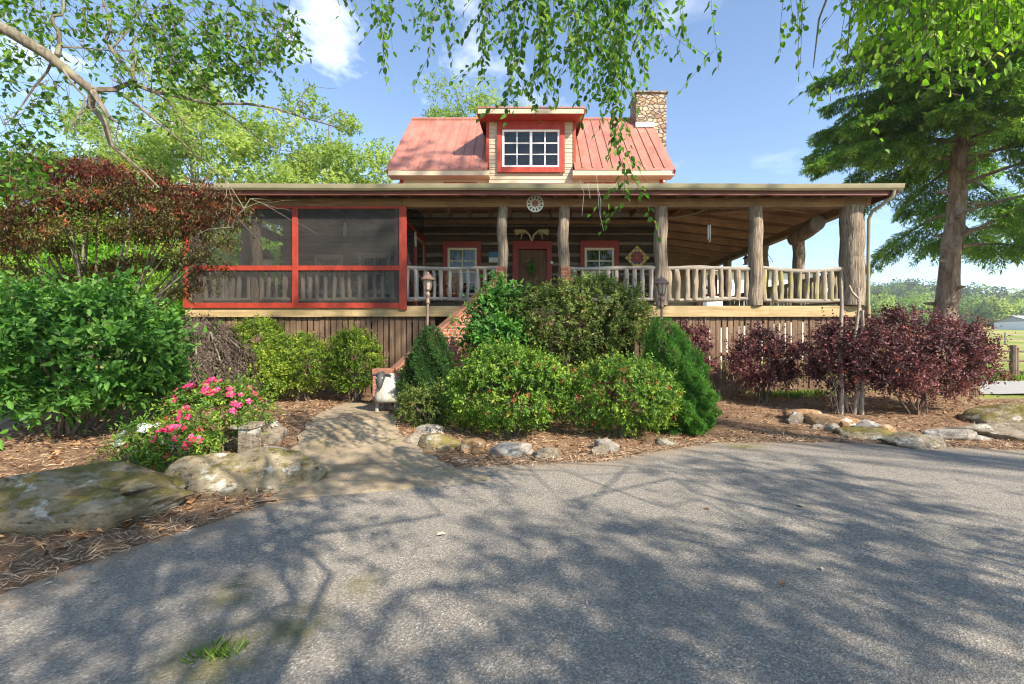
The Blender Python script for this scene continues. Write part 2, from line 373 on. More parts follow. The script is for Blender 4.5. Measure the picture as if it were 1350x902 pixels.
GREEN = {
 'gloss': [(0, (.022, .075, .014)), (.4, (.05, .15, .022)), (.75, (.105, .25, .038)), (1, (.20, .35, .07))],
 'azalea': [(0, (.035, .085, .014)), (.4, (.085, .18, .024)), (.72, (.20, .31, .035)), (.945, (.34, .42, .055)), (.96, (.28, .10, .04)), (1, (.34, .07, .04))],
 'olive': [(0, (.05, .075, .02)), (.4, (.105, .15, .032)), (.75, (.19, .24, .055)), (.95, (.27, .29, .085)), (1, (.30, .20, .09))],
 'lime': [(0, (.04, .085, .012)), (.4, (.10, .18, .018)), (.75, (.22, .30, .03)), (1, (.36, .40, .05))],
 'laurel': [(0, (.025, .085, .014)), (.45, (.055, .17, .025)), (.8, (.10, .25, .035)), (1, (.17, .33, .06))],
 'dwarf': [(0, (.025, .09, .012)), (.5, (.065, .19, .022)), (.85, (.15, .31, .036)), (1, (.24, .40, .06))],
 'juniper': [(0, (.018, .045, .014)), (.5, (.04, .10, .022)), (.85, (.075, .16, .032)), (1, (.14, .20, .05))],
 'birch': [(0, (.035, .10, .014)), (.5, (.08, .19, .026)), (.85, (.15, .28, .04)), (1, (.23, .34, .055))],
 'bright': [(0, (.08, .19, .014)), (.5, (.17, .33, .026)), (.85, (.27, .43, .045)), (1, (.37, .49, .08))],
 'spring': [(0, (.15, .22, .05)), (.5, (.26, .34, .08)), (.85, (.37, .43, .12)), (1, (.46, .49, .18))],
 'far': [(0, (.04, .07, .026)), (.3, (.065, .12, .032)), (.6, (.15, .24, .045)), (.85, (.26, .35, .07)), (1, (.36, .42, .11))],
 'hemlock': [(0, (.04, .095, .026)), (.45, (.10, .205, .046)), (.8, (.21, .33, .066)), (1, (.36, .45, .11))],
 'maple': [(0, (.035, .012, .010)), (.25, (.085, .022, .014)), (.44, (.105, .032, .017)), (.58, (.065, .055, .019)), (.82, (.10, .115, .026)), (.93, (.19, .20, .04)), (1, (.34, .085, .035))],
 'weep': [(0, (.06, .042, .035)), (.5, (.12, .088, .068)), (.85, (.19, .15, .115)), (1, (.12, .13, .06))],
 'plum': [(0, (.035, .018, .022)), (.4, (.105, .040, .045)), (.7, (.21, .082, .08)), (.9, (.30, .145, .14)), (1, (.34, .10, .075))],
 'grass': [(0, (.06, .13, .014)), (.6, (.13, .25, .025)), (1, (.24, .33, .06))],
}
for k, st in GREEN.items():
    if k in ('plum', 'maple'): M['lf_'+k] = leafmat('leaf_'+k, st, .3, .5, (1.5, 1.1, .9))
    elif k == 'weep': M['lf_'+k] = leafmat('leaf_'+k, st, .25, .6, (1.2, 1.1, .9))
    elif k in ('bright', 'birch', 'spring', 'hemlock'): M['lf_'+k] = leafmat('leaf_'+k, st, .48, .5)
    else: M['lf_'+k] = leafmat('leaf_'+k, st)
M['petal_pink'] = leafmat('pink_petals', [(0, (.62, .02, .10)), (.6, (.78, .04, .18)), (1, (.85, .12, .28))], .3, .5, (1.2, 1, 1.1))
M['petal_white'] = leafmat('white_petals', [(0, (.70, .70, .66)), (1, (.82, .82, .80))], .3, .5, (1, 1, 1))

# ------------------------------------------------------------------ object helpers
def link(o): COL.objects.link(o); return o
def tag(o, label, cat, group=None, kind=None):
    if label: o['label'] = label
    if cat: o['category'] = cat
    if group: o['group'] = group
    if kind: o['kind'] = kind
    return o
def thing(name, label, cat, loc=(0, 0, 0), group=None):
    o = bpy.data.objects.new(name, None); o.empty_display_size = .2
    link(o); o.location = loc
    return tag(o, label, cat, group)
def attach(o, parent):
    if parent is None: return
    o.parent = parent
    if parent.parent is None and parent.type == 'EMPTY':
        o.matrix_parent_inverse = Matrix.Translation(parent.location).inverted()
def mesh_np(name, V, faces_flat, sizes, mat, parent=None, tint=None, smooth=False, attrs=None):
    me = bpy.data.meshes.new(name)
    V = np.asarray(V, np.float32); nv = len(V)
    me.vertices.add(nv); me.vertices.foreach_set('co', V.ravel())
    faces_flat = np.asarray(faces_flat, np.int32).ravel(); sizes = np.asarray(sizes, np.int32)
    me.loops.add(len(faces_flat)); me.loops.foreach_set('vertex_index', faces_flat)
    me.polygons.add(len(sizes))
    st = np.zeros(len(sizes), np.int32); st[1:] = np.cumsum(sizes)[:-1]
    me.polygons.foreach_set('loop_start', st)
    try: me.polygons.foreach_set('loop_total', sizes)
    except Exception: pass
    if smooth: me.polygons.foreach_set('use_smooth', np.ones(len(sizes), bool))
    if tint is not None:
        a = me.attributes.new('tint', 'FLOAT', 'POINT'); a.data.foreach_set('value', np.asarray(tint, np.float32))
    for k, v in (attrs or {}).items():
        a = me.attributes.new(k, 'FLOAT', 'POINT'); a.data.foreach_set('value', np.asarray(v, np.float32))
    me.update(calc_edges=True)
    me.materials.append(mat)
    o = bpy.data.objects.new(name, me); link(o)
    attach(o, parent)
    return o

class MB:
    def __init__(s): s.v = []; s.f = []
    def add(s, vs, fs):
        n = len(s.v); s.v += [tuple(p) for p in vs]; s.f += [tuple(i+n for i in q) for q in fs]
    def box(s, x0, x1, y0, y1, z0, z1):
        s.add([(x0, y0, z0), (x1, y0, z0), (x1, y1, z0), (x0, y1, z0), (x0, y0, z1), (x1, y0, z1), (x1, y1, z1), (x0, y1, z1)],
              [(0, 3, 2, 1), (4, 5, 6, 7), (0, 1, 5, 4), (1, 2, 6, 5), (2, 3, 7, 6), (3, 0, 4, 7)])
        return s
    def hexa(s, p): # eight corners: bottom four counter-clockwise, top four
        s.add(p, [(0, 3, 2, 1), (4, 5, 6, 7), (0, 1, 5, 4), (1, 2, 6, 5), (2, 3, 7, 6), (3, 0, 4, 7)]); return s
    def beam(s, a, b, w, h, up=(0, 0, 1)):
        a = Vector(a); b = Vector(b); d = (b-a).normalized(); u = Vector(up)
        sd = d.cross(u).normalized(); u = sd.cross(d).normalized()
        p = []
        for q in (a, b):
            pass
        for zz in (-h/2, h/2):
            for q, ss in ((a, -1), (b, -1), (b, 1), (a, 1)):
                p.append(q+sd*(ss*w/2)+u*zz)
        return s.hexa(p)
    def tube(s, pts, radii, n=8, wob=0, caps=True, flat=1.0, seed=0):
        pts = [Vector(p) for p in pts]; m = len(pts)
        if isinstance(radii, (int, float)): radii = [radii]*m
        t0 = (pts[1]-pts[0]).normalized()
        ref = Vector((0, 0, 1)) if abs(t0.z) < .9 else Vector((1, 0, 0))
        u = t0.cross(ref).normalized(); base = len(s.v); V = []
        for i, p in enumerate(pts):
            t = (pts[min(i+1, m-1)]-pts[max(i-1, 0)])
            t = t.normalized() if t.length > 1e-9 else t0
            u = (u-t*u.dot(t)); u = u.normalized() if u.length > 1e-6 else t.orthogonal().normalized()
            w = t.cross(u)
            for k in range(n):
                a = 2*math.pi*k/n; r = radii[i]
                if wob: r *= 1+wob*mnoise.noise(Vector((p.x*3+seed, p.y*3+k*.9, p.z*3.1)))
                V.append(p+u*(math.cos(a)*r)+w*(math.sin(a)*r*flat))
        fs = [(i*n+k, i*n+(k+1) % n, (i+1)*n+(k+1) % n, (i+1)*n+k) for i in range(m-1) for k in range(n)]
        if caps: fs += [tuple(range(n-1, -1, -1)), tuple((m-1)*n+k for k in range(n))]
        s.add(V, fs); return s
    def lathe(s, prof, c, n=12, z=1):
        V = []; m = len(prof)
        for r, h in prof:
            for k in range(n):
                a = 2*math.pi*(k+.5)/n; V.append((c[0]+r*math.cos(a), c[1]+r*math.sin(a), c[2]+h))
        fs = [(i*n+k, i*n+(k+1) % n, (i+1)*n+(k+1) % n, (i+1)*n+k) for i in range(m-1) for k in range(n)]
        fs += [tuple(range(n-1, -1, -1)), tuple((m-1)*n+k for k in range(n))]
        s.add(V, fs); return s
    def prism(s, poly, y0, y1): # polygon in x,z extruded along y
        n = len(poly); V = [(x, y0, z) for x, z in poly]+[(x, y1, z) for x, z in poly]
        s.add(V, [tuple(range(n)), tuple(range(2*n-1, n-1, -1))]+[(i, n+i, n+(i+1) % n, (i+1) % n) for i in range(n)])
        return s
    def build(s, name, mat, parent=None, smooth=False, bevel=0):
        me = bpy.data.meshes.new(name); me.from_pydata(s.v, [], s.f)
        if smooth:
            me.polygons.foreach_set('use_smooth', [True]*len(me.polygons))
        me.materials.append(mat); me.update()
        o = bpy.data.objects.new(name, me); link(o); attach(o, parent)
        if smooth: 
            try: me.set_sharp_from_angle(angle=R(50))
            except Exception: pass
        if bevel:
            md = o.modifiers.new('bevel', 'BEVEL'); md.width = bevel; md.segments = 2; md.limit_method = 'ANGLE'; md.angle_limit = R(40)
        return o

def nrm(a): return a/np.maximum(np.linalg.norm(a, axis=-1, keepdims=True), 1e-9)
def rdir(n, zmin=-1.0):
    z = rng.uniform(zmin, 1, n); a = rng.uniform(0, 2*np.pi, n); r = np.sqrt(1-z*z)
    return np.stack([r*np.cos(a), r*np.sin(a), z], 1)
def leaf_arrays(P, D, Nn, L, W, fold=.25, curl=.12, shape=6):
    D = nrm(D); S = nrm(np.cross(D, Nn)); Nn = np.cross(S, D)
    n = len(P); L = np.broadcast_to(np.asarray(L, float), (n,))[:, None]; W = np.broadcast_to(np.asarray(W, float), (n,))[:, None]
    if shape == 6:
        l1 = D*.34*L; l2 = D*.72*L-Nn*curl*.35*L
        V = np.stack([P, P+l1+S*W*.5+Nn*W*fold, P+l2+S*W*.36+Nn*W*fold*.7, P+D*L-Nn*curl*L, P+l2-S*W*.36+Nn*W*fold*.7, P+l1-S*W*.5+Nn*W*fold], 1)
        fc = np.array([[0, 3, 2, 1], [0, 5, 4, 3]])
    else:
        V = np.stack([P, P+D*.45*L+S*W*.5+Nn*W*fold, P+D*L-Nn*curl*L, P+D*.45*L-S*W*.5+Nn*W*fold], 1)
        fc = np.array([[0, 2, 1], [0, 3, 2]])
    k = V.shape[1]
    faces = (fc[None]+(np.arange(n)*k)[:, None, None])
    sizes = np.full(n*2, fc.shape[1], np.int32)
    return V.reshape(-1, 3), faces.reshape(-1), sizes, k
def leaf_obj(name, P, D, Nn, L, W, mat, parent, tint, **kw):
    V, f, s, k = leaf_arrays(P, D, Nn, L, W, **kw)
    return mesh_np(name, V, f, s, mat, parent, np.repeat(np.clip(tint, 0, 1), k))
def sprig(P, D, length, nl, spread=.75, golden=2.4):
    """leaves spiralling round short shoots: returns points, directions, normals, shoot index"""
    n = len(P); D = nrm(D)
    a = nrm(np.cross(D, rng.normal(size=(n, 3)))); b = np.cross(D, a)
    j = np.arange(nl); t = (j+.5)/nl
    ph = j[None]*golden+rng.uniform(0, 6.28, n)[:, None]
    rad = a[:, None]*np.cos(ph)[..., None]+b[:, None]*np.sin(ph)[..., None]
    length = np.broadcast_to(np.asarray(length, float), (n,))
    PP = P[:, None]+D[:, None]*(length[:, None]*t[None])[..., None]
    sp = spread*(1.15-.55*t)[None, :, None]
    LD = nrm(D[:, None]*(1.05-sp)+rad*sp+rng.normal(0, .16, (n, nl, 3)))
    NN = D[:, None]+rng.normal(0, .25, (n, nl, 3))
    idx = np.repeat(np.arange(n), nl)
    return PP.reshape(-1, 3), LD.reshape(-1, 3), NN.reshape(-1, 3), idx
# ================================================================== SETTING
def axis(*segs):
    return np.unique(np.concatenate([np.linspace(a, b, n) for a, b, n in segs]).round(4))
gx = axis((-420, -40, 20), (-38, -12, 27), (-11.5, -5, 40), (-5, 10.5, 150), (10.6, 16, 30), (17, 40, 24), (43, 700, 70))
gy = axis((-60, -14, 10), (-13, -1, 25), (-1, 11.6, 126), (11.8, 20, 34), (21, 40, 20), (43, 170, 30), (176, 420, 50), (440, 900, 10))
GX, GY = np.meshgrid(gx, gy); nx, ny = len(gx), len(gy)
GZ = hgt(GX, GY)
d_edge = GY-yedge(GX)
under = (path_d(GX, GY) < .93)
GZ = np.where(under, np.minimum(GZ, path_z(GX, GY)-.05), GZ)
bedm = sstep((15.0-GX)/1.5)*sstep((GX+11.5)/1.5)*sstep((12.6-GY)/.8)*sstep((GY+6)/2)
bedm = np.where((GX > 8.5) & (GY > 12.1), 0, bedm)
hillm = sstep((GY-168)/14)
ii = np.arange(nx*ny).reshape(ny, nx)
qf = np.stack([ii[:-1, :-1], ii[:-1, 1:], ii[1:, 1:], ii[1:, :-1]], -1).reshape(-1, 4)
o = mesh_np('ground', np.stack([GX, GY, GZ], -1).reshape(-1, 3), qf, np.full(len(qf), 4), M['ground'], smooth=True,
            attrs={'bed': bedm.ravel(), 'hill': hillm.ravel()})
tag(o, None, None, kind='structure')

# the asphalt drive
dx = axis((-3.9, -2.2, 70), (-2.2, 9, 160), (9.1, 30, 30))
tt = 1-np.linspace(0, 1, 70)**1.7
DX = np.repeat(dx[None], len(tt), 0)
ye = yedge(dx)+.035*np.sin(dx*5.3)+.03*np.sin(dx*12.1+1)+.02*np.sin(dx*23)
DY = -14+(ye[None]+14)*tt[:, None]
slope = np.gradient(yedge(dx), dx)
dist = (yedge(dx)[None]-DY)/np.sqrt(1+slope**2)[None]
edge_a = np.clip(1-dist/.55, 0, 1)**1.4
moss_a = np.zeros_like(DX)
for mx_, my_, mr_ in ((-1.60, 2.3, .34), (-1.35, 2.55, .26), (3.25, 6.9, .35), (-1.1, 3.0, .14), (-1.9, 2.9, .2)):
    moss_a = np.maximum(moss_a, np.clip(1.15-np.hypot(DX-mx_, DY-my_)/mr_, 0, 1))
ii = np.arange(DX.size).reshape(DX.shape)
qf = np.stack([ii[:-1, :-1], ii[1:, :-1], ii[1:, 1:], ii[:-1, 1:]], -1).reshape(-1, 4)
o = mesh_np('driveway', np.stack([DX, DY, .006+.006*wav(DX, DY, 1.3)], -1).reshape(-1, 3), qf, np.full(len(qf), 4), M['asphalt'], smooth=True,
            attrs={'edge': edge_a.ravel(), 'moss': moss_a.ravel()})
tag(o, None, None, kind='structure')

# walkway: sheet following its centre line
cl = []
for i in range(len(PATH)-1):
    for t in np.linspace(0, 1, 8, endpoint=False): cl.append((PATH[i]*(1-t)+PATH[i+1]*t, PATHW[i]*(1-t)+PATHW[i+1]*t))
cl.append((PATH[-1], PATHW[-1]))
cl.insert(0, (np.array([-1.62, 4.9]), 1.18)); cl.insert(0, (np.array([-1.60, 4.75]), 1.22))
V = []
for i, (c, w) in enumerate(cl):
    a = cl[max(i-1, 0)][0]; b = cl[min(i+1, len(cl)-1)][0]
    t = (b-a)/np.linalg.norm(b-a); nrm2 = np.array([t[1], -t[0]])
    for s in np.linspace(-1, 1, 9):
        q = c+nrm2*s*w*(1+.04*math.sin(i*1.7+s))
        V.append((q[0], q[1], -.03 if i == 0 else max(.02, float(path_z(q[0], q[1]))+.012+.006*math.sin(q[0]*4+q[1]*3))))
m = len(cl)
fs = [(i*9+k, i*9+k+1, (i+1)*9+k+1, (i+1)*9+k) for i in range(m-1) for k in range(8)]
mb = MB(); mb.add(V, [f[::-1] for f in fs]); tag(mb.build('path', M['path'], smooth=True), None, None, kind='structure')

# pale side road on the right
mb = MB(); xs = np.linspace(10.2, 34, 25)
V = []
for x in xs:
    for y in (12.7+.25*math.sin(x*.5)+max(0, (11.2-x))*.5, 14.5, 16.9+.2*math.sin(x*.4)):
        V.append((x, y, float(hgt(x, y))+.05))
mb.add(V, [(i*3+k, (i+1)*3+k, (i+1)*3+k+1, i*3+k+1) for i in range(24) for k in range(2)])
tag(mb.build('road', M['road'], smooth=True), None, None, kind='structure')

# ------------------------------------------------------------------ sky, sun, camera
w = bpy.data.worlds.new('World'); scene.world = w; w.use_nodes = True
nt = w.node_tree; bg = nt.nodes['Background']
sky = N(nt, 'ShaderNodeTexSky', sky_type='NISHITA'); sky.sun_disc = False
sky.sun_elevation = SUN_EL; sky.sun_rotation = math.pi-SUN_AZ
sky.air_density = 1.0; sky.dust_density = .25; sky.ozone_density = 2.2; sky.altitude = 250
tc = N(nt, 'ShaderNodeTexCoord')
sx = N(nt, 'ShaderNodeSeparateXYZ'); nt.links.new(tc.outputs['Generated'], sx.inputs[0])
mxz = N(nt, 'ShaderNodeMath', operation='MAXIMUM'); mxz.inputs[1].default_value = .04; nt.links.new(sx.outputs[2], mxz.inputs[0])
dv = N(nt, 'ShaderNodeVectorMath', operation='DIVIDE'); nt.links.new(tc.outputs['Generated'], dv.inputs[0])
cz = N(nt, 'ShaderNodeCombineXYZ'); 
for k in range(3): nt.links.new(mxz.outputs[0], cz.inputs[k])
nt.links.new(cz.outputs[0], dv.inputs[1])
mp = N(nt, 'ShaderNodeMapping'); mp.inputs['Location'].default_value = (.35, 1.45, 0); mp.inputs['Scale'].default_value = (1.15, .8, 1)
nt.links.new(dv.outputs[0], mp.inputs[0])
cn = N(nt, 'ShaderNodeTexNoise'); cn.inputs['Scale'].default_value = 2.1; cn.inputs['Detail'].default_value = 9; cn.inputs['Roughness'].default_value = .56
nt.links.new(mp.outputs[0], cn.inputs['Vector'])
cr = N(nt, 'ShaderNodeValToRGB'); cr.color_ramp.elements[0].position = .555; cr.color_ramp.elements[1].position = .73
nt.links.new(cn.outputs['Fac'], cr.inputs[0])
lf = N(nt, 'ShaderNodeMapRange'); lf.inputs[1].default_value = .35; lf.inputs[2].default_value = -.35; lf.inputs[3].default_value = .12; lf.inputs[4].default_value = .72
nt.links.new(sx.outputs[0], lf.inputs[0])
cm = N(nt, 'ShaderNodeMath', operation='MULTIPLY'); nt.links.new(cr.outputs[0], cm.inputs[0]); nt.links.new(lf.outputs[0], cm.inputs[1])
veil = N(nt, 'ShaderNodeMath', operation='MAXIMUM'); veil.inputs[1].default_value = .0; nt.links.new(cm.outputs[0], veil.inputs[0])
mixs = mixc(nt, veil.outputs[0], sky.outputs[0], (8.6, 8.8, 9.1))
nt.links.new(mixs, bg.inputs['Color']); bg.inputs['Strength'].default_value = .13
sl = bpy.data.lights.new('sun', 'SUN'); sl.energy = 5.0; sl.angle = R(.53); sl.color = (1, .90, .76)
so = bpy.data.objects.new('sun', sl); link(so)
so.rotation_euler = (-SUN_DIR).to_track_quat('-Z', 'Y').to_euler()

cam = bpy.data.cameras.new('camera'); cam.lens = 16; cam.sensor_width = 36; cam.clip_end = 3000; cam.clip_start = .05
cam.shift_x = -(PX0-675)/1350.0
co = bpy.data.objects.new('camera', cam); link(co); co.location = (0, 0, CZ); co.rotation_euler = (R(90), 0, 0)
scene.camera = co
vs = scene.view_settings; vs.view_transform = 'Standard'; vs.look = 'None'; vs.gamma = 1; vs.exposure = 1.15; vs.use_curve_mapping = False
cy = scene.cycles
cy.filter_width = 1.15; cy.use_denoising = True
try: cy.denoiser = 'OPENIMAGEDENOISE'; cy.denoising_input_passes = 'RGB_ALBEDO_NORMAL'
except Exception: pass
cy.max_bounces = 7; cy.diffuse_bounces = 3; cy.glossy_bounces = 2; cy.transmission_bounces = 3; cy.transparent_max_bounces = 10
cy.use_adaptive_sampling = True; cy.adaptive_threshold = .02; cy.sample_clamp_indirect = 6
# ================================================================== LOG HOUSE
YP, YW = 11.4, 13.9            # porch front line and log wall
house = thing('log_house', 'rustic log house with red metal roof, dormer and wraparound porch on bark posts', 'house', (0, YW, .3))
def roof_z(x, y):              # underside plane of the porch roof (front and right slopes meet at a hip)
    zf = 5.30+.08*(min(y, 13.9)-10.85)
    zr = 5.30+.0514*(8.75-x)
    return min(zf, zr) if x > 3.9 else zf
# --- log wall of the cabin and of the wing behind the screened porch
def logs(mb, x0, x1, yc, z0, z1, holes, seed):
    z = z0; k = 0
    while z < z1-.1:
        h = .25+.05*math.sin(k*2.1+seed); h = min(h, z1-z)
        segs = [(x0, x1)]
        for hx0, hx1, hz0, hz1 in holes:
            if hz0 < z+h*.8 and hz1 > z+h*.2:
                ns = []
                for a, b in segs:
                    if hx1 <= a or hx0 >= b: ns.append((a, b)); continue
                    if hx0 > a: ns.append((a, hx0))
                    if hx1 < b: ns.append((hx1, b))
                segs = ns
        for a, b in segs:
            n = max(2, int((b-a)/.35)); pts = [(a+(b-a)*i/n, yc, z+h/2+.012*mnoise.noise(Vector((a+i*.5, k*3.3+seed, 0)))) for i in range(n+1)]
            base = len(mb.v); V = []
            for i, p in enumerate(pts):
                e = .014*mnoise.noise(Vector((p[0]*1.9, k*7.7, seed)))
                for (dy, dz) in ((-.095, -h*.42), (-.115, -h*.18), (-.112, h*.2), (-.09, h*.42), (.1, h*.42), (.1, -h*.42)):
                    V.append((p[0], p[1]+dy+e, p[2]+dz+e))
            fs = [(i*6+q, (i+1)*6+q, (i+1)*6+(q+1) % 6, i*6+(q+1) % 6) for i in range(n) for q in range(6)]
            fs += [tuple(range(6)), tuple(n*6+q for q in range(5, -1, -1))]
            mb.add(V, [f[::-1] for f in fs])
        z += h+.055+.02*math.sin(k*1.3+seed*2); k += 1
holes = [(-2.45, -1.72, 3.05, 4.47), (1.68, 2.48, 3.05, 4.47), (-.42, .50, 2.5, 4.45)]
mb = MB(); logs(mb, -4, 4, YW+.1, 2.45, 5.40, holes, 1)
wall = mb.build('wall', M['log'], house, smooth=False)
mb = MB()
def plate_with_holes(mb, x0, x1, y0, y1, z0, z1, hs):
    xs = sorted({x0, x1, *[h[0] for h in hs], *[h[1] for h in hs]})
    for a, b in zip(xs[:-1], xs[1:]):
        cut = sorted([(h[2], h[3]) for h in hs if h[0] <= a+1e-6 and h[1] >= b-1e-6])
        z = z0
        for c0, c1 in cut:
            if c0 > z: mb.box(a, b, y0, y1, z, c0)
            z = c1
        if z < z1: mb.box(a, b, y0, y1, z, z1)
plate_with_holes(mb, -3.98, 3.98, YW+.05, YW+.16, 2.45, 5.52, holes)
mb.build('chinking', M['chink'], wall)
# side walls and back of the cabin (logs run along y)
for sx_ in (-4, 4):
    mb = MB(); z = 2.45
    while z < 5.3:
        mb.tube([(sx_-math.copysign(.1, sx_), YW-.12+.6*i, z+.14+.01*math.sin(i*2+z)) for i in range(10)], .155, 8, .1)
        z += .31
    mb.build('side_wall', M['log'], house)
mb = MB(); mb.add([(-3.93, 14.1, .2), (-3.93, 18.7, .2), (3.93, 18.7, .2), (3.93, 14.1, .2), (-3.93, 14.1, 6.9), (-3.93, 18.7, 6.9), (3.93, 18.7, 6.9), (3.93, 14.1, 6.9)], [(0, 1, 5, 4), (1, 2, 6, 5), (2, 3, 7, 6)]); mb.build('back_wall', M['cream'], house)
# wing behind the screened porch
mb = MB(); wh = [(-7.0, -6.3, 3.3, 4.35), (-5.55, -4.75, 3.3, 4.4)]
logs(mb, -8.25, -4.1, 15.1, 2.45, 5.3, wh, 5); wing = mb.build('wall', M['log'], house)
mb = MB(); plate_with_holes(mb, -8.2, -4.02, 15.05, 15.18, .25, 5.5, wh); mb.box(-8.2, -8.1, 15.18, 19, .25, 5.6); mb.box(-8.1, -4.0, 18.9, 19, .25, 5.6)
mb.build('chinking', M['chink'], wing)

def window(x0, x1, z0, z1, y, cols, rows, fr, mull, mat, trim=None, tmat=None, depth=.07, split=None, curtain=True):
    """frame with muntins, y = outer face; trim = (left, right, bottom, top) board outer edges"""
    mb = MB()
    mb.box(x0, x0+fr, y, y+depth, z0, z1); mb.box(x1-fr, x1, y, y+depth, z0, z1)
    mb.box(x0+fr, x1-fr, y, y+depth, z1-fr, z1); mb.box(x0+fr, x1-fr, y, y+depth, z0, z0+fr)
    ix0, ix1, iz0, iz1 = x0+fr, x1-fr, z0+fr, z1-fr
    if split: # two sashes with a wider post
        mid = (x0+x1)/2; mb.box(mid-fr*.62, mid+fr*.62, y-.006, y+depth, iz0, iz1); spans = [(ix0, mid-fr*.62), (mid+fr*.62, ix1)]
    else: spans = [(ix0, ix1)]
    for a, b in spans:
        for i in range(1, cols): 
            xx = a+(b-a)*i/cols; mb.box(xx-mull/2, xx+mull/2, y+.015, y+depth-.012, iz0, iz1)
        for j in range(1, rows):
            zz = iz0+(iz1-iz0)*j/rows; th = mull*(1.7 if (not split and rows == 4 and j == 2) else 1)
            mb.box(a, b, y+.018, y+depth-.015, zz-th/2, zz+th/2)
    f = mb.build('window', mat, house, bevel=.004)
    mb = MB(); mb.add([(ix0, y+depth*.5, iz0), (ix1, y+depth*.5, iz0), (ix1, y+depth*.5, iz1), (ix0, y+depth*.5, iz1)], [(0, 1, 2, 3)]); mb.build('pane', M['glass'], f)
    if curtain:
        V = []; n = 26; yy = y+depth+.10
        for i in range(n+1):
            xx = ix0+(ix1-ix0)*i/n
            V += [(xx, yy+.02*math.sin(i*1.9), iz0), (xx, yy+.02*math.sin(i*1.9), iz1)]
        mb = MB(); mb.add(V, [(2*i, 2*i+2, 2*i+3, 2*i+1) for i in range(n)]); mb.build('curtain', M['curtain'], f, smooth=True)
    if trim:
        l, r, bt, tp = trim; mb = MB(); ty = y-.03
        mb.box(l, x0, ty, ty+.05, bt, tp); mb.box(x1, r, ty, ty+.05, bt, tp); mb.box(x0, x1, ty, ty+.05, z1, tp)
        if bt < z0-.01: mb.box(x0, x1, ty, ty+.05, bt, z0)
        mb.build('trim', tmat, f, bevel=.004)
    return f
window(-2.54, -1.64, 3.02, 4.47, YW-.05, 2, 4, .075, .035, M['ivory'], (-2.68, -1.52, 2.9, 4.66), M['darkred'])
window(1.63, 2.54, 3.02, 4.47, YW-.05, 2, 4, .075, .035, M['ivory'], (1.50, 2.68, 2.9, 4.68), M['darkred'])
window(-7.03, -6.27, 3.27, 4.38, 15.0, 2, 2, .06, .03, M['ivory'], (-7.12, -6.18, 3.18, 4.47), M['ivory'])
window(-5.58, -4.72, 3.27, 4.43, 15.0, 2, 2, .06, .03, M['ivory'], (-5.68, -4.62, 3.18, 4.53), M['ivory'])
# front door
mb = MB(); y = YW-.05
mb.box(-.40, .48, y+.02, y+.07, 2.5, 4.40)
for zz in (2.72, 3.35, 3.95):
    for xx in (-.30, .10): mb.box(xx, xx+.28, y+.008, y+.02, zz, zz+(.45 if zz > 3 else .5))
door = mb.build('door', M['door'], house, bevel=.006)
mb = MB(); mb.box(-.56, -.40, y-.04, y+.08, 2.5, 4.42); mb.box(.48, .64, y-.04, y+.08, 2.5, 4.42); mb.box(-.56, .64, y-.04, y+.08, 4.42, 4.67)
mb.build('door_frame', M['darkred'], door, bevel=.005)
mb = MB(); mb.tube([(.40, y+.02, 3.4), (.40, y-.04, 3.4), (.33, y-.05, 3.4)], .014, 8); mb.build('handle', M['brass'], door, smooth=True)

# --- upper wall, main roof
mb = MB(); mb.box(-3.95, 3.98, YW, YW+.1, 5.42, 6.95); upper = mb.build('upper_wall', M['cream'], house)
for x in (-4.0, 3.93): mb = MB(); mb.box(x, x+.1, YW-.03, YW+.05, 5.45, 6.66); mb.build('corner_board', M['red'], upper, bevel=.004)
for a, b in ((-2.66, -1.66), (1.62, 2.60)): mb = MB(); mb.box(a, b, YW-.035, YW, 5.6, 6.47); mb.build('window_head', M['red'], upper, bevel=.004)
YE, ZE, YR, ZR, HX = 13.5, 6.75, 16.3, 9.56, 4.28
mb = MB(); th = .05
DXH = 1.30                       # half width of the dormer that interrupts the eave
def slab(x0, x1, y0, z0, y1, z1):
    mb.hexa([(x0, y0, z0-th), (x1, y0, z0-th), (x1, y1, z1-th), (x0, y1, z1-th), (x0, y0, z0), (x1, y0, z0), (x1, y1, z1), (x0, y1, z1)])
slab(-HX, -DXH, YE, ZE, YR, ZR); slab(DXH, HX, YE, ZE, YR, ZR); slab(-DXH, DXH, 15.1, ZE+1.6, YR, ZR)
slab(-HX, HX, 19.1, ZE, YR, ZR)
x = -HX+.02
while x < HX:
    if abs(x) > DXH-.02: mb.beam((x, YE-.004, ZE+.012), (x, YR, ZR+.012), .028, .034, (0, -1, 1))
    else: mb.beam((x, 15.2, ZE+1.7+.012), (x, YR, ZR+.012), .028, .034, (0, -1, 1))
    x += .305
mb.tube([(-HX, YR, ZR+.01), (HX, YR, ZR+.01)], .07, 8)
mroof = mb.build('roof', M['roof'], house)
for a, b in ((-HX+.02, -DXH+.06), (DXH-.06, HX-.02)):
    mb = MB(); mb.box(a, b, YE+.012, YE+.05, ZE-.20, ZE-.055); mb.build('eave_board', M['cream'], mroof, bevel=.004)
    mb = MB(); mb.box(a, b, YE+.05, YW, ZE-.2, ZE-.17); mb.build('soffit', M['cream'], mroof)
for sx_ in (-1, 1):
    for (y0, z0, y1, z1) in ((YE, ZE, YR, ZR), (19.1, ZE, YR, ZR)):
        mb = MB(); mb.beam((sx_*(HX-.02), y0, z0-.14), (sx_*(HX-.02), y1, z1-.14), .04, .17, (0, -1, 1)); mb.build('rake_board', M['red'], mroof, bevel=.004)
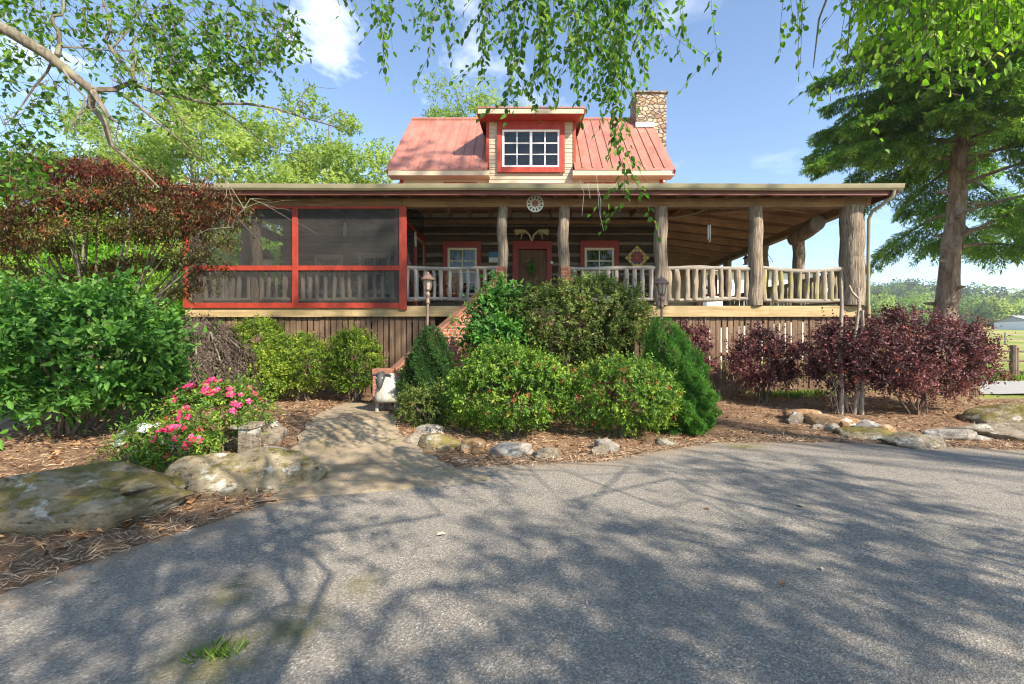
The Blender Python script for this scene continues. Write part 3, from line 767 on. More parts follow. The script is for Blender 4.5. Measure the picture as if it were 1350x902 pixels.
# gable end walls
for sx_ in (-3.93, 3.9):
    mb = MB(); mb.add([(sx_, YW, 6.7), (sx_, 18.7, 6.7), (sx_, YR, 9.35), (sx_+.04, YW, 6.7), (sx_+.04, 18.7, 6.7), (sx_+.04, YR, 9.35)], [(0, 1, 2), (3, 5, 4), (0, 3, 4, 1), (1, 4, 5, 2), (2, 5, 3, 0)])
    mb.build('gable_wall', M['cream'], house)
# --- dormer
DY = 13.82
def lap(mb, x0, x1, y, z0, z1, step=.115):
    z = z0
    while z < z1-.01:
        t = min(z+step, z1)
        mb.hexa([(x0, y-.022, z), (x1, y-.022, z), (x1, y+.06, z), (x0, y+.06, z), (x0, y-.006, t), (x1, y-.006, t), (x1, y+.06, t), (x0, y+.06, t)]); z = t
mb = MB()
lap(mb, -1.27, -1.02, DY, 6.9, 8.34); lap(mb, 1.02, 1.27, DY, 6.9, 8.34); lap(mb, -1.27, 1.27, DY, 5.5, 6.72); lap(mb, -1.27, -1.02, DY, 6.72, 6.9); lap(mb, 1.02, 1.27, DY, 6.72, 6.9)
for sx_ in (-1, 1): # cheeks
    xx = sx_*1.25
    mb.add([(xx, DY+.06, 6.8), (xx, 15.45, 8.45), (xx, DY+.06, 8.34), (xx-sx_*.05, DY+.06, 6.8), (xx-sx_*.05, 15.45, 8.45), (xx-sx_*.05, DY+.06, 8.34)], [(0, 1, 2), (5, 4, 3), (0, 3, 4, 1), (1, 4, 5, 2), (2, 5, 3, 0)])
dorm = mb.build('dormer', M['cream'], house)
mb = MB(); rz = 8.47
mb.hexa([(-1.58, 13.28, rz-.04), (1.58, 13.28, rz-.04), (1.58, 15.9, rz+.30), (-1.58, 15.9, rz+.30), (-1.58, 13.28, rz), (1.58, 13.28, rz), (1.58, 15.9, rz+.34), (-1.58, 15.9, rz+.34)])
x = -1.56
while x < 1.6: mb.beam((x, 13.276, rz+.012), (x, 15.9, rz+.352), .028, .034); x += .305
mb.build('dormer_roof', M['roof'], dorm)
mb = MB(); mb.box(-1.55, 1.55, 13.30, 13.34, rz-.19, rz-.045); mb.build('eave_board', M['cream'], dorm, bevel=.004)
mb = MB(); mb.box(-1.55, 1.55, 13.34, DY-.02, rz-.2, rz-.17); mb.build('soffit', M['red'], dorm)
for sx_ in (-1, 1):
    mb = MB(); mb.beam((sx_*1.565, 13.29, rz-.12), (sx_*1.565, 15.8, rz+.2), .03, .16); mb.build('rake_board', M['red'], dorm, bevel=.004)
    mb = MB(); mb.box(*sorted((sx_*1.27, sx_*1.36)), DY-.035, DY+.05, 6.88, 8.27); mb.build('corner_board', M['red'], dorm, bevel=.004)
window(-.87, .87, 6.88, 8.02, DY-.07, 2, 3, .062, .028, M['white'], (-1.02, 1.02, 6.72, 8.34), M['red'], depth=.08, split=True)
# a small dark room behind the dormer glass
mb = MB(); mb.box(-1.15, 1.15, 14.5, 14.54, 6.75, 8.3); mb.build('dormer_room', M['ivory'], dorm)
# --- chimney
mb = MB()
def wobbox(mb, x0, x1, y0, y1, z0, z1, nz=24, nxx=10):
    pts = []
    P = [(x0+(x1-x0)*i/nxx, y0) for i in range(nxx)]+[(x1, y0+(y1-y0)*i/nxx) for i in range(nxx)]+[(x1-(x1-x0)*i/nxx, y1) for i in range(nxx)]+[(x0, y1-(y1-y0)*i/nxx) for i in range(nxx)]
    cx, cy_ = (x0+x1)/2, (y0+y1)/2; V = []
    for k in range(nz+1):
        z = z0+(z1-z0)*k/nz
        for (px, py) in P:
            e = 1+.03*mnoise.noise(Vector((px*4.5, py*4.5, z*6)))
            V.append((cx+(px-cx)*e, cy_+(py-cy_)*e, z))
    n = len(P)
    mb.add(V, [(k*n+i, k*n+(i+1) % n, (k+1)*n+(i+1) % n, (k+1)*n+i) for k in range(nz) for i in range(n)]+[tuple(nz*n+i for i in range(n))])
wobbox(mb, 3.66, 4.70, 15.8, 16.8, 4.5, 10.24); chim = mb.build('chimney', M['chimney'], house)
mb = MB(); mb.box(3.60, 4.76, 15.74, 16.86, 10.24, 10.30); mb.build('chimney_cap', M['rock'], chim, bevel=.01)
mb = MB(); mb.box(3.62, 4.25, 15.70, 15.79, 9.02, 9.19); mb.build('flashing', M['farwhite'], chim)

# --- porch roof
mb = MB(); t2 = .035
def slabq(c): # four corners counter-clockwise seen from above
    mb.hexa([(x, y, z) for x, y, z in c]+[(x, y, z+t2) for x, y, z in c])
zW = 5.30+.08*3.05
slabq([(-8.7, 10.85, 5.30), (-4.0, 10.85, 5.30), (-4.0, 19.2, 5.30+.08*8.35), (-8.7, 19.2, 5.30+.08*8.35)])
slabq([(-4.0, 10.85, 5.30), (8.75, 10.85, 5.30), (4.0, YW, zW), (-4.0, YW, zW)])
zS = 5.30+.12*4.75
slabq([(8.75, 10.85, 5.30), (8.75, 23.6, 5.30), (4.0, 23.6, zS), (4.0, YW, zS)])
proof = mb.build('porch_roof', M['ceil'], house)
mb = MB()
x = -8.65
while x < 8.7:
    ye_ = 10.84
    yt = 19.1 if x < -4 else (YW-.05 if x < 4 else 10.85+3.05*(8.75-x)/4.75)
    zt = 5.30+.08*(yt-10.85)
    if yt-ye_ > .25: mb.beam((x, ye_, 5.30+t2+.022), (x, yt, zt+t2+.022), .045, .04)
    x += .305
def sheet(c): mb.add([(x, y, z+t2+.004) for x, y, z in c], [(0, 1, 2, 3)])
sheet([(-8.7, 10.83, 5.30), (-4.0, 10.83, 5.30), (-4.0, 19.2, 5.30+.08*8.35), (-8.7, 19.2, 5.30+.08*8.35)])
sheet([(-4.0, 10.83, 5.30), (8.75, 10.83, 5.30), (4.0, YW, zW), (-4.0, YW, zW)])
sheet([(8.77, 10.85, 5.30), (8.77, 23.6, 5.30), (4.0, 23.6, zS), (4.0, YW, zS)])
y = 11.2
while y < 23.5:
    xs_ = 4.05 if y > YW else 4+4.75*(YW-y)/3.05
    mb.beam((8.76, y, 5.30+t2+.022), (xs_, y, 5.30+.12*(8.75-xs_)+t2+.022), .045, .04); y += .305
mb.build('roofing', M['roof'], proof)
# rafters
x = -8.4
while x < 8.4:
    yt = 18.8 if x < -4.05 else (YW-.16 if x < 3.9 else 10.85+3.05*(8.75-x)/4.75-.05)
    if yt > 11.2:
        mb = MB(); mb.beam((x, 10.92, 5.30+.0056-.082), (x, yt, 5.30+.08*(yt-10.85)-.082), .05, .15); mb.build('rafter', M['raft'], proof)
    x += .6
y = 11.62
while y < 23.3:
    xs_ = 4.12 if y > YW else 4+4.75*(YW-y)/3.05+.08
    mb = MB(); mb.beam((8.66, y, 5.305-.115), (xs_, y, 5.30+.12*(8.75-xs_)-.115), .07, .22); mb.build('rafter', M['raft_x'], proof)
    y += 1.08
mb = MB(); mb.hexa([(8.66, 10.93, 5.14), (4.06, YW-.12, 5.36), (4.06, YW-.06, 5.36), (8.66, 10.99, 5.14), (8.66, 10.93, 5.295), (4.06, YW-.12, zS-.02), (4.06, YW-.06, zS-.02), (8.66, 10.99, 5.295)]); mb.build('hip_rafter', M['raft'], proof)
# fascia, gutter, downspout
mb = MB(); mb.box(-8.7, 8.74, 10.855, 10.885, 5.10, 5.295); mb.box(8.715, 8.745, 10.885, 23.6, 5.12, 5.295); mb.box(-8.73, -8.70, 10.87, 19.2, 5.10, 5.295)
mb.build('fascia', M['fascia'], proof, bevel=.004)
prof = [(10.852, 5.335), (10.852, 5.205), (10.79, 5.20), (10.755, 5.245), (10.742, 5.30), (10.735, 5.34), (10.75, 5.34), (10.757, 5.30)]
mb = MB(); n = len(prof); xa, xb = -8.05, 8.83; K = 12; V = []
for i in range(K+1):
    xx = xa+(xb-xa)*i/K
    for (yy, zz) in prof: V.append((xx, yy, zz+.006*math.sin(i*1.7)))
mb.add(V, [(i*n+k, i*n+(k+1) % n, (i+1)*n+(k+1) % n, (i+1)*n+k) for i in range(K) for k in range(n)]+[tuple(range(n)), tuple(K*n+k for k in range(n-1, -1, -1))])
gut = mb.build('gutter', M['gutter'], house)
mb = MB(); mb.box(8.76, 8.84, 10.86, 23.6, 5.20, 5.335); mb.build('side_gutter', M['gutter'], gut)
mb = MB(); mb.tube([(8.62, 10.80, 5.2), (8.60, 10.82, 5.06), (8.50, 10.95, 4.94), (8.36, 11.15, 4.80), (8.33, 11.22, 4.62), (8.33, 11.24, 3.6), (8.33, 11.24, 2.2)], .042, 8)
mb.build('downspout', M['gutter'], gut, smooth=True)
# beams
mb = MB()
for a, b in ((-8.6, -3.2), (-3.19, 2.62), (2.63, 8.35)):
    n = 14; pts = [(a+(b-a)*i/n, YP, 5.075+.006*math.sin(i*1.9+a)) for i in range(n+1)]
    V = []
    for i, p in enumerate(pts):
        e = .008*mnoise.noise(Vector((p[0]*2.5, 1, 3)))
        for dy, dz in ((-.085, -.115), (-.1, -.08), (-.1, .08), (-.085, .11), (.1, .11), (.1, -.115)): V.append((p[0], p[1]+dy+e, p[2]+dz+e))
    mb.add(V, [f[::-1] for f in [(i*6+q, (i+1)*6+q, (i+1)*6+(q+1) % 6, i*6+(q+1) % 6) for i in range(n) for q in range(6)]]+[tuple(range(6)), tuple(n*6+q for q in range(5, -1, -1))])
mb.build('porch_beam', M['beam'], house)
mb = MB(); mb.beam((8.15, 11.52, 5.04), (8.15, 23.5, 5.04), .18, .22); mb.build('porch_beam', M['beam_y'], house)
mb = MB(); mb.beam((-8.35, 11.52, 5.02), (-8.35, 14.9, 5.02), .18, .24); mb.build('porch_beam', M['beam_y'], house)
mb = MB(); mb.tube([(-3.9, YW-.06, 5.26), (0, YW-.07, 5.27), (3.9, YW-.06, 5.25)], .085, 8, .12); mb.build('ledger_log', M['beam'], house)
mb = MB(); mb.tube([(7.85, 12.45, 4.86), (8.08, 13.3, 4.82), (8.2, 14.2, 4.80)], .20, 14, .08); lb = mb.build('brace_log', M['bark'], house, smooth=True)
mb = MB(); mb.tube([(7.843, 12.425, 4.861), (7.85, 12.452, 4.86)], .185, 14); mb.build('cut_end', M['greywood'], lb)
# posts
def post(x, y, r, z0=2.5, z1=4.97, seed=0, name='porch_post'):
    mb = MB(); n = 26
    pts = [(x+.02*math.sin(i*.5+seed), y+.012*math.cos(i*.4+seed), z0+(z1-z0)*i/n) for i in range(n+1)]
    rad = [r*(1.05-.07*i/n+.018*math.sin(i*1.1+seed*3)) for i in range(n+1)]
    mb.tube(pts, rad, 22, .09, seed=seed*5)
    return mb.build(name, M['post'], house, smooth=True)
for i, (px, r, z1) in enumerate(((662.5, .125, 4.97), (743, .135, 4.97), (871, .165, 4.97), (996, .168, 4.97), (1124, .265, 4.98))):
    post((px-PX0)/F*YP, YP+(.0 if i < 4 else .02), r, seed=i+1, z1=z1)
for i, (x, y) in enumerate(((8.15, 13.86), (8.15, 15.95), (8.15, 18.9), (8.15, 22.3))): post(x, y, .165, seed=i+11)
for i, (x, y) in enumerate(((-8.3, 13.3), (-8.35, 11.5))): post(x, y, .17 if i == 0 else .15, seed=i+21)
post(-3.32, 11.52, .12, seed=31); post(-6.95, 11.52, .12, seed=33)

# --- deck
mb = MB()
def planks(x0, x1, y0, y1):
    y = y0
    while y < y1:
        mb.box(x0, x1, y, min(y+.138, y1), 2.46, 2.5); y += .144
planks(-8.55, 8.42, 11.34, 13.95); planks(4.0, 8.42, 13.95, 23.6); planks(-8.55, -4.0, 13.95, 15.0)
deck = mb.build('deck', M['deck'], house)
mb = MB()
for a, b in ((-8.55, -5.2), (-5.196, -1.0), (-.996, 3.0), (3.004, 8.44)): mb.box(a, b, 11.30, 11.338, 2.225+.006*math.sin(a), 2.495)
mb.box(8.40, 8.44, 11.34, 23.6, 2.23, 2.495); mb.box(-8.59, -8.551, 11.3, 15, 2.23, 2.495)
mb.build('rim_joist', M['treated'], deck, bevel=.006)
for x in (-8.2, -5.6, -2.9, 2.9, 5.6, 8.3):
    for yy in (11.47, 13.6) + ((16., 18.8) if x > 5 else ()): mb = MB(); mb.box(x-.07, x+.07, yy, yy+.14, .1, 2.45); mb.build('footing_post', M['skirt'], deck)
mb = MB(); mb.box(-8.4, 8.3, 12.6, 12.65, 2.26, 2.459); mb.build('girder', M['skirt'], deck)
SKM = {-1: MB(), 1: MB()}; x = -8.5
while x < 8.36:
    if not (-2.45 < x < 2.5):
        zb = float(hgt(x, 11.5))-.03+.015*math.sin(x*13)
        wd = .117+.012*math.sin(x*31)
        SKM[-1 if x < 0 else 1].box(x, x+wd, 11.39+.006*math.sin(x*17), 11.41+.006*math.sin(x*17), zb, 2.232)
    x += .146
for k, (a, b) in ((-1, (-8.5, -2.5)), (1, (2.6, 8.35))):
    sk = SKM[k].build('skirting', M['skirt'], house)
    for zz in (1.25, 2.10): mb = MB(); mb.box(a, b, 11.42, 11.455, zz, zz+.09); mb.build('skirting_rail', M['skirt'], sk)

# --- railings of natural limbs
def railing(a, b, sag=.03, mossy=False, gap=.20, seed=0, ztop=3.44, rt=.058, rk=1.0, bm='bal'):
    a = Vector(a); b = Vector(b); L = (b-a).length; n = max(4, int(L/.3))
    def P(t, z, s): 
        p = a.lerp(b, t); return (p.x+.012*math.sin(t*L*2+s), p.y+.014*math.cos(t*L*2.6+s), z+.018*math.sin(t*L*2.3+s*2)-sag*math.sin(math.pi*t))
    mb = MB(); mb.tube([P(i/n, ztop, seed) for i in range(n+1)], [rt*(1+.13*math.sin(i*1.7+seed)) for i in range(n+1)], 9, .2, seed=seed)
    mat = M['bal_moss'] if mossy else M[bm]
    rl = mb.build('railing', M['rail'], house, smooth=True)
    mb = MB(); mb.tube([P(i/n, 2.665, seed+2) for i in range(n+1)], [rt*.9*(1+.13*math.sin(i*1.3+seed)) for i in range(n+1)], 9, .2, seed=seed+2)
    mb.build('bottom_rail', M['rail'], rl, smooth=True)
    k = max(2, int(L/gap)); rr = random.Random(seed)
    for i in range(k):
        t = (i+.5+rr.uniform(-.12, .12))/k; p = a.lerp(b, t); r = rk*rr.uniform(.044, .064)
        zt = ztop-sag*math.sin(math.pi*t)-.02; ox, oy = rr.uniform(-.022, .022), rr.uniform(-.01, .01)
        k1, k2 = rr.uniform(-.022, .022), rr.uniform(-.008, .008)
        pts = []; m = 7
        for j in range(m+1):
            s = j/m; pts.append((p.x+ox*s+k1*math.sin(s*3.1)+k2*math.sin(s*6.3), p.y+oy+.5*k2*math.sin(s*3.1), 2.64+(zt-2.64)*s))
        mb = MB(); mb.tube(pts, [r*(1+.07*math.sin(j*1.4+i)) for j in range(m+1)], 8, .24, seed=i+seed)
        mb.build('baluster', mat, rl, smooth=True)
    return rl
railing((-3.2, YP, 0), (-.82, YP, 0), .0, seed=1)
railing((.95, YP, 0), (3.12, YP, 0), .0, seed=2)
railing((3.36, YP, 0), (5.48, YP, 0), .0, mossy=False, seed=3, rk=1.25, bm='bal_brown')
railing((5.76, YP, 0), (7.85, YP, 0), .06, mossy=True, seed=4, rk=1.2)
railing((-6.9, YP+.04, 0), (-3.4, YP+.04, 0), .0, seed=5)
railing((-8.3, YP+.04, 0), (-6.98, YP+.04, 0), .0, mossy=False, seed=6)
railing((8.15, 11.7, 0), (8.15, 13.7, 0), .02, True, seed=7)
railing((8.15, 14.0, 0), (8.15, 15.8, 0), .02, True, seed=8)
railing((8.15, 16.1, 0), (8.15, 18.8, 0), .02, True, seed=9)
mb = MB(); lap(mb, 4.0, 8.4, 22.6, .3, 5.9, .16); rw = mb.build('wall', M['cream'], house)
mb = MB(); mb.box(8.41, 8.50, 22.5, 22.66, .3, 5.2); mb.build('corner_board', M['red'], rw)
railing((-8.35, 11.7, 0), (-8.35, 13.2, 0), .02, seed=10)
railing((-8.35, 13.5, 0), (-8.35, 15.0, 0), .02, seed=12)

# --- screened porch
ys = 11.255
mb = MB()
xl, xm, xr = -8.55, -5.84, -3.17
mb.box(xm-.07, xm+.07, ys, ys+.05, 2.57, 4.96); mb.box(xr-.09, xr+.09, ys-.01, ys+.05, 2.40, 4.96); mb.box(xl-.06, xl+.06, ys, ys+.05, 2.57, 4.96)
for a, b in ((xl+.06, xm-.07), (xm+.07, xr-.10)):
    mb.box(a, b, ys, ys+.045, 3.37, 3.49); mb.box(a, b, ys, ys+.045, 4.90, 4.96)
mb.box(xl-.06, xr-.10, ys, ys+.05, 2.44, 2.57)
sf = mb.build('screen_frame', M['red'], house, bevel=.005)
for a, b in ((xl+.06, xm-.07), (xm+.07, xr-.10)):
    for c, d in ((2.57, 3.37), (3.49, 4.90)):
        mb = MB(); mb.add([(a, ys+.03, c), (b, ys+.03, c), (b, ys+.03, d), (a, ys+.03, d)], [(0, 1, 2, 3)]); mb.build('screen', M['screen'], sf)
# the porch's inner side: screens, top rail, screen door
mb = MB(); xx = -3.22
mb.box(xx-.04, xx+.04, 11.55, 13.78, 4.62, 4.72); mb.box(xx-.04, xx+.04, 13.68, 13.78, 2.5, 4.62)
mb.box(xx-.04, xx+.04, 12.55, 12.65, 2.5, 4.62)
sf2 = mb.build('screen_frame', M['darkred'], house, bevel=.005)
mb = MB(); mb.add([(xx, 11.55, 2.5), (xx, 12.55, 2.5), (xx, 12.55, 4.62), (xx, 11.55, 4.62), (xx, 11.55, 4.72), (xx, 13.7, 4.72), (xx, 13.7, 5.4), (xx, 11.55, 5.2)], [(0, 1, 2, 3), (4, 5, 6, 7)]); mb.build('screen', M['screen'], sf2)
mb = MB()
for y0 in (12.68, 13.58): mb.box(xx-.025, xx+.025, y0, y0+.09, 2.54, 4.58)
for z0 in (2.54, 3.45, 4.49): mb.box(xx-.025, xx+.025, 12.77, 13.58, z0, z0+.09)
sd = mb.build('screen_door', M['raft'], house, bevel=.005)
mb = MB(); mb.add([(xx+.005, 12.77, 2.6), (xx+.005, 13.58, 2.6), (xx+.005, 13.58, 4.5), (xx+.005, 12.77, 4.5)], [(0, 1, 2, 3)]); mb.build('screen', M['screen'], sd)

# ================================================================== BRICK STAIRCASE
st = thing('brick_staircase', 'brick staircase with flared sloping side walls climbing to the porch', 'staircase', (0, 9.3, .25))
def side_wall(sx_, pt, pb):
    mb = MB(); capb = MB()
    t = Vector((pt[0], pt[1], 0)); b = Vector((pb[0], pb[1], 0)); d = (b-t).normalized(); nn = Vector((-d.y, d.x, 0))*.11
    zt, zb = 3.20, .98
    P = lambda p, z, s: tuple(p+nn*s+Vector((0, 0, z)))
    mb.hexa([P(t, .1, -1), P(b, .1, -1), P(b, .1, 1), P(t, .1, 1), P(t, zt, -1), P(b, zb, -1), P(b, zb, 1), P(t, zt, 1)])
    w_ = mb.build('side_wall', M['brick'], st)
    nn2 = nn*1.25
    Q = lambda p, z, s: tuple(p+nn2*s+Vector((0, 0, z)))
    capb.hexa([Q(t, zt+.003, -1), Q(b, zb+.003, -1), Q(b, zb+.003, 1), Q(t, zt+.003, 1), Q(t, zt+.085, -1), Q(b, zb+.085, -1), Q(b, zb+.085, 1), Q(t, zt+.085, 1)])
    capb.build('cap', M['cap'], w_, bevel=.012)
    # low end pier and top pillar
    e = b+d*.02
    mb = MB(); x0, x1 = sorted((pb[0]-.02*sx_, pb[0]+sx_*.36)); mb.box(x0, x1, pb[1]-.14, pb[1]+.14, .1, .93); mb.build('end_pier', M['brick_front'], st)
    mb = MB(); mb.box(x0-.02, x1+.02, pb[1]-.16, pb[1]+.16, .933, 1.06); mb.build('cap', M['cap'], w_, bevel=.012)
    mb = MB(); mb.box(pt[0]-.115, pt[0]+.115, pt[1]-.12, pt[1]+.12, .2, 3.36); pl = mb.build('pillar', M['brick_front'], st)
    mb = MB(); mb.box(pt[0]-.125, pt[0]+.125, pt[1]-.13, pt[1]+.13, 3.363, 3.43); mb.build('cap', M['cap'], pl, bevel=.01)
side_wall(-1, (-.735, 11.12), (-2.82, 9.3))
side_wall(1, (.845, 11.12), (1.75, 9.45))
for i in range(11):
    f0, f1 = i/11, (i+1)/11; z = 2.5-.19*(i+1)+.0
    y1, y0 = 11.25-1.95*f0, 11.25-1.95*f1
    lx0, lx1 = -.64-1.95*f0, -.64-1.95*f1; rx0, rx1 = .74+.88*f0, .74+.88*f1
    mb = MB(); mb.hexa([(lx1, y0, .15), (rx1, y0, .15), (rx0, y1, .15), (lx0, y1, .15), (lx1, y0, z), (rx1, y0, z), (rx0, y1, z), (lx0, y1, z)])
    mb.build('step', M['brick_front'], st, bevel=.008)
# ================================================================== PORCH ORNAMENTS
def disc(mb, cx, cz, r, y0, y1, n=32, r0=0):
    P = [(cx+r*math.cos(2*math.pi*k/n), cz+r*math.sin(2*math.pi*k/n)) for k in range(n)]
    mb.prism(P[::-1], y0, y1)
# round star sign on the beam
cx, cy, czz = at(705.5, 268.5, 11.27)
t = thing('star_sign', 'round white barn sign with black points around a red centre, on the porch beam', 'sign', (cx, cy, czz))
mb = MB(); disc(mb, cx, czz, .213, cy, cy+.02); mb.build('board', M['hexwhite'], t)
mb = MB()
for k in range(12):
    a = 2*math.pi*(k+.5)/12
    def pt(r, da): return (cx+r*math.cos(a+da), cy-.004, czz+r*math.sin(a+da))
    mb.add([pt(.105, 0), pt(.17, .13), pt(.185, 0), pt(.17, -.13)], [(0, 1, 2, 3)])
mb.build('black_points', M['black'], t)
mb = MB()
for k in range(8):
    a = 2*math.pi*k/8
    mb.add([(cx, cy-.006, czz), (cx+.07*math.cos(a-.3), cy-.006, czz+.07*math.sin(a-.3)), (cx+.092*math.cos(a), cy-.006, czz+.092*math.sin(a)), (cx+.07*math.cos(a+.3), cy-.006, czz+.07*math.sin(a+.3))], [(0, 1, 2, 3)])
mb.build('red_star', M['darkred'], t)
# antlers over the door
t = thing('antler_mount', 'pair of pale moose antlers mounted above the front door', 'antlers', at(701, 312, 13.72))
for s in (-1, 1):
    c = Vector(at(701, 315, 13.7))
    sc = 13.7/600
    def q(dx, dy, b=0): return (c.x+s*dx*sc, c.y-b, c.z-dy*sc)
    mb = MB()
    mb.tube([q(0, 3, .05), q(3, -4, .12), q(8, -8, .18), (q(12, -8, .2))], [.022, .03, .034, .03], 7, .1)
    pal = [(8, -10), (14, -10.5), (19, -10), (20.5, -12), (21, -9.5), (24.5, -8.5), (21, -7.5), (23.5, -4.5), (20, -5.5), (21, -1.5), (18, -4), (13, -6), (9, -7)]
    P3 = [q(a, b, .18) for a, b in pal]; P4 = [q(a, b, .205) for a, b in pal]; n = len(pal)
    mb.add(P3+P4, [tuple(range(n)), tuple(range(2*n-1, n-1, -1))]+[(i, (i+1) % n, n+(i+1) % n, n+i) for i in range(n)])
    mb.tube([q(10, -7, .19), q(13, -3, .22), q(14, 3, .25)], [.026, .02, .008], 6)
    mb.build('antler', M['antler'], t)
mb = MB(); c = Vector(at(701, 308, 13.74)); mb.tube([(c.x, c.y+.04, c.z-.16), (c.x, c.y-.03, c.z-.02), (c.x, c.y+.03, c.z+.12)], [.07, .10, .06], 9, .2); mb.build('mount_block', M['log'], t)
# quilt square
cx, cy, czz = at(840, 340, 13.70)
t = thing('quilt_square', 'diamond shaped yellow, red and purple barn quilt board on the log wall', 'sign', (cx, cy, czz))
mb = MB(); h = .37
mb.prism([(cx, czz+h), (cx+h, czz), (cx, czz-h), (cx-h, czz)], cy, cy+.02); mb.build('board', M['greywood'], t)
def dia(mb, u, v, r, yy):
    # small diamond at rotated grid position u,v
    x = cx+(u-v)*h/2; z = czz+(u+v)*h/2
    mb.add([(x, yy, z+r), (x-r, yy, z), (x, yy, z-r), (x+r, yy, z)], [(0, 1, 2, 3)])
groups = {'yellow': [], 'purple': [], 'darkred': []}
for i in range(7):
    for j in range(7):
        u, v = (i-3)/3.5, (j-3)/3.5; m_ = max(abs(i-3), abs(j-3)); s_ = abs(i-3)+abs(j-3)
        k = 'darkred' if s_ <= 2 and m_ < 3 else ('yellow' if (i+j) % 2 == 0 else 'purple')
        if m_ == 3 and (i+j) % 2 == 1: continue
        groups[k].append((u, v))
groups['yellow'].append((0, 0))
for k, lst in groups.items():
    mb = MB()
    for (u, v) in lst: dia(mb, u, v, h/7.4 if not (u == 0 and v == 0 and k == 'yellow') else h/16, cy-.004 if not (u == 0 and v == 0 and k == 'yellow') else cy-.007)
    mb.build({'yellow': 'yellow_patch', 'purple': 'purple_patch', 'darkred': 'red_patch'}[k], M[k], t)
# blue wall sign
x0, _, z1 = at(644.5, 332, 13.72); x1, y_, z0 = at(656.5, 346, 13.72)
t = thing('wall_sign', 'small blue and pale rectangular sign on the logs left of the door', 'sign', (x0, y_, z0))
mb = MB(); zz = z0+(z1-z0)*.45; mb.box(x0, x1+.05, y_, y_+.02, zz, z1); mb.build('upper_panel', M['blue'], t)
mb = MB(); mb.box(x0, x1+.05, y_-.002, y_+.018, z0, zz); mb.build('lower_panel', M['pale'], t)
# oval plaque over the screen door
cx, cy, czz = -3.29+.13, 12.5, 4.42
mb = MB(); n = 24
P = [(cy+.10*math.cos(2*math.pi*k/n), czz+.21*math.sin(2*math.pi*k/n)) for k in range(n)]
mb.add([(cx, a, b) for a, b in P]+[(cx-.02, a, b) for a, b in P], [tuple(range(n)), tuple(range(2*n-1, n-1, -1))]+[(i, (i+1) % n, n+(i+1) % n, n+i) for i in range(n)])
tag(mb.build('oval_plaque', M['ivory']), 'oval cream plaque hanging by the screen door', 'plaque')
# door knocker plate, wreath
cx, cy, czz = at(727.5, 346, 13.8)
mb = MB(); disc(mb, cx, czz, .045, cy, cy+.03, 16); tag(mb.build('doorbell', M['hexwhite']), 'small round white doorbell right of the front door', 'doorbell')
c = Vector(at(701, 352, 13.66)); n = 160
P = np.array(c)+np.clip(rng.normal(0, 1, (n, 3)), -1.7, 1.7)*np.array([.06, .03, .10]); D = rdir(n); D[:, 2] -= .4
tag(leaf_obj('door_swag', P, D, rdir(n), .09, .035, M['lf_laurel'], None, rng.uniform(.3, 1, n)), 'green leafy swag hanging on the brown front door', 'door decoration')
# wind chimes and hanging ornaments
def chime(px, py0, py1, Y, label, group=None, mat='hexwhite'):
    a = Vector(at(px, py0, Y)); b = Vector(at(px, py1, Y)); L = (a-b).length
    t = thing('wind_chime', label, 'wind chime', tuple(a), group)
    mb = MB(); mb.tube([a, a.lerp(b, .5)], .004, 5); mb.build('cord', M['iron'], t)
    mb = MB(); mb.lathe([(.012, 0), (.05, -.02), (.05, -.035), (.01, -.04)], tuple(a.lerp(b, .45)), 10); mb.build('top_disc', M['greywood'], t)
    for k in range(5):
        an = 2*math.pi*k/5; q = a.lerp(b, .47)+Vector((.035*math.cos(an), .035*math.sin(an), 0))
        mb = MB(); mb.tube([q, q-Vector((0, 0, L*(.36+.03*k)))], .007, 6); mb.build('tube', M[mat], t)
    mb = MB(); mb.lathe([(.004, 0), (.025, -.03), (.004, -.09)], tuple(b+Vector((0, 0, .1))), 8); mb.build('sail', M['greywood'], t)
chime(935, 274, 321, 11.75, 'pale wind chime hanging under the open porch roof on the right')
chime(455, 272, 315, 11.75, 'thin pale wind chime behind the wide porch screen')
# lantern and bird feeder
def lantern(px, py0, py1, Y, label, name='hanging_lantern', cat='lantern', top=5.0):
    a = Vector(at(px, py0, Y)); b = Vector(at(px, py1, Y)); h = a.z-b.z; c = (b.x, b.y, b.z)
    t = thing(name, label, cat, c)
    mb = MB(); mb.lathe([(h*.05, h*.98), (h*.36, h*.62), (h*.36, h*.58), (h*.06, h*.58)][::-1], c, 4); mb.build('roof', M['iron'], t)
    mb = MB(); mb.lathe([(h*.16, .02), (h*.2, h*.58)], c, 8); mb.build('body', M['greywood'], t)
    mb = MB(); mb.lathe([(h*.3, 0), (h*.3, .018)], c, 8); mb.build('base', M['iron'], t)
    mb = MB(); mb.tube([a, (a.x, a.y, top)], .006, 5); mb.build('cord', M['iron'], t)
lantern(983.5, 336, 349, 16.0, 'dark pointed lantern hanging between the far right porch posts', top=4.95)
lantern(351, 328, 358, 11.9, 'tube bird feeder hanging inside the left end of the screened porch', 'bird_feeder', 'bird feeder')
# dinner bell triangle
c = Vector(at(1012, 341, 15.7)); mb = MB(); r = .2
mb.tube([(c.x-r*.8, c.y, c.z-r*.6), (c.x+r*.9, c.y, c.z-r*.55), (c.x-.02, c.y, c.z+r), (c.x-r*.72, c.y, c.z-r*.42)], .012, 6)
mb.tube([(c.x-.02, c.y, c.z+r), (c.x-.02, c.y, 4.95)], .005, 5)
tag(mb.build('dinner_triangle', M['iron']), 'black iron triangle dinner bell hanging by a back porch post', 'dinner bell')
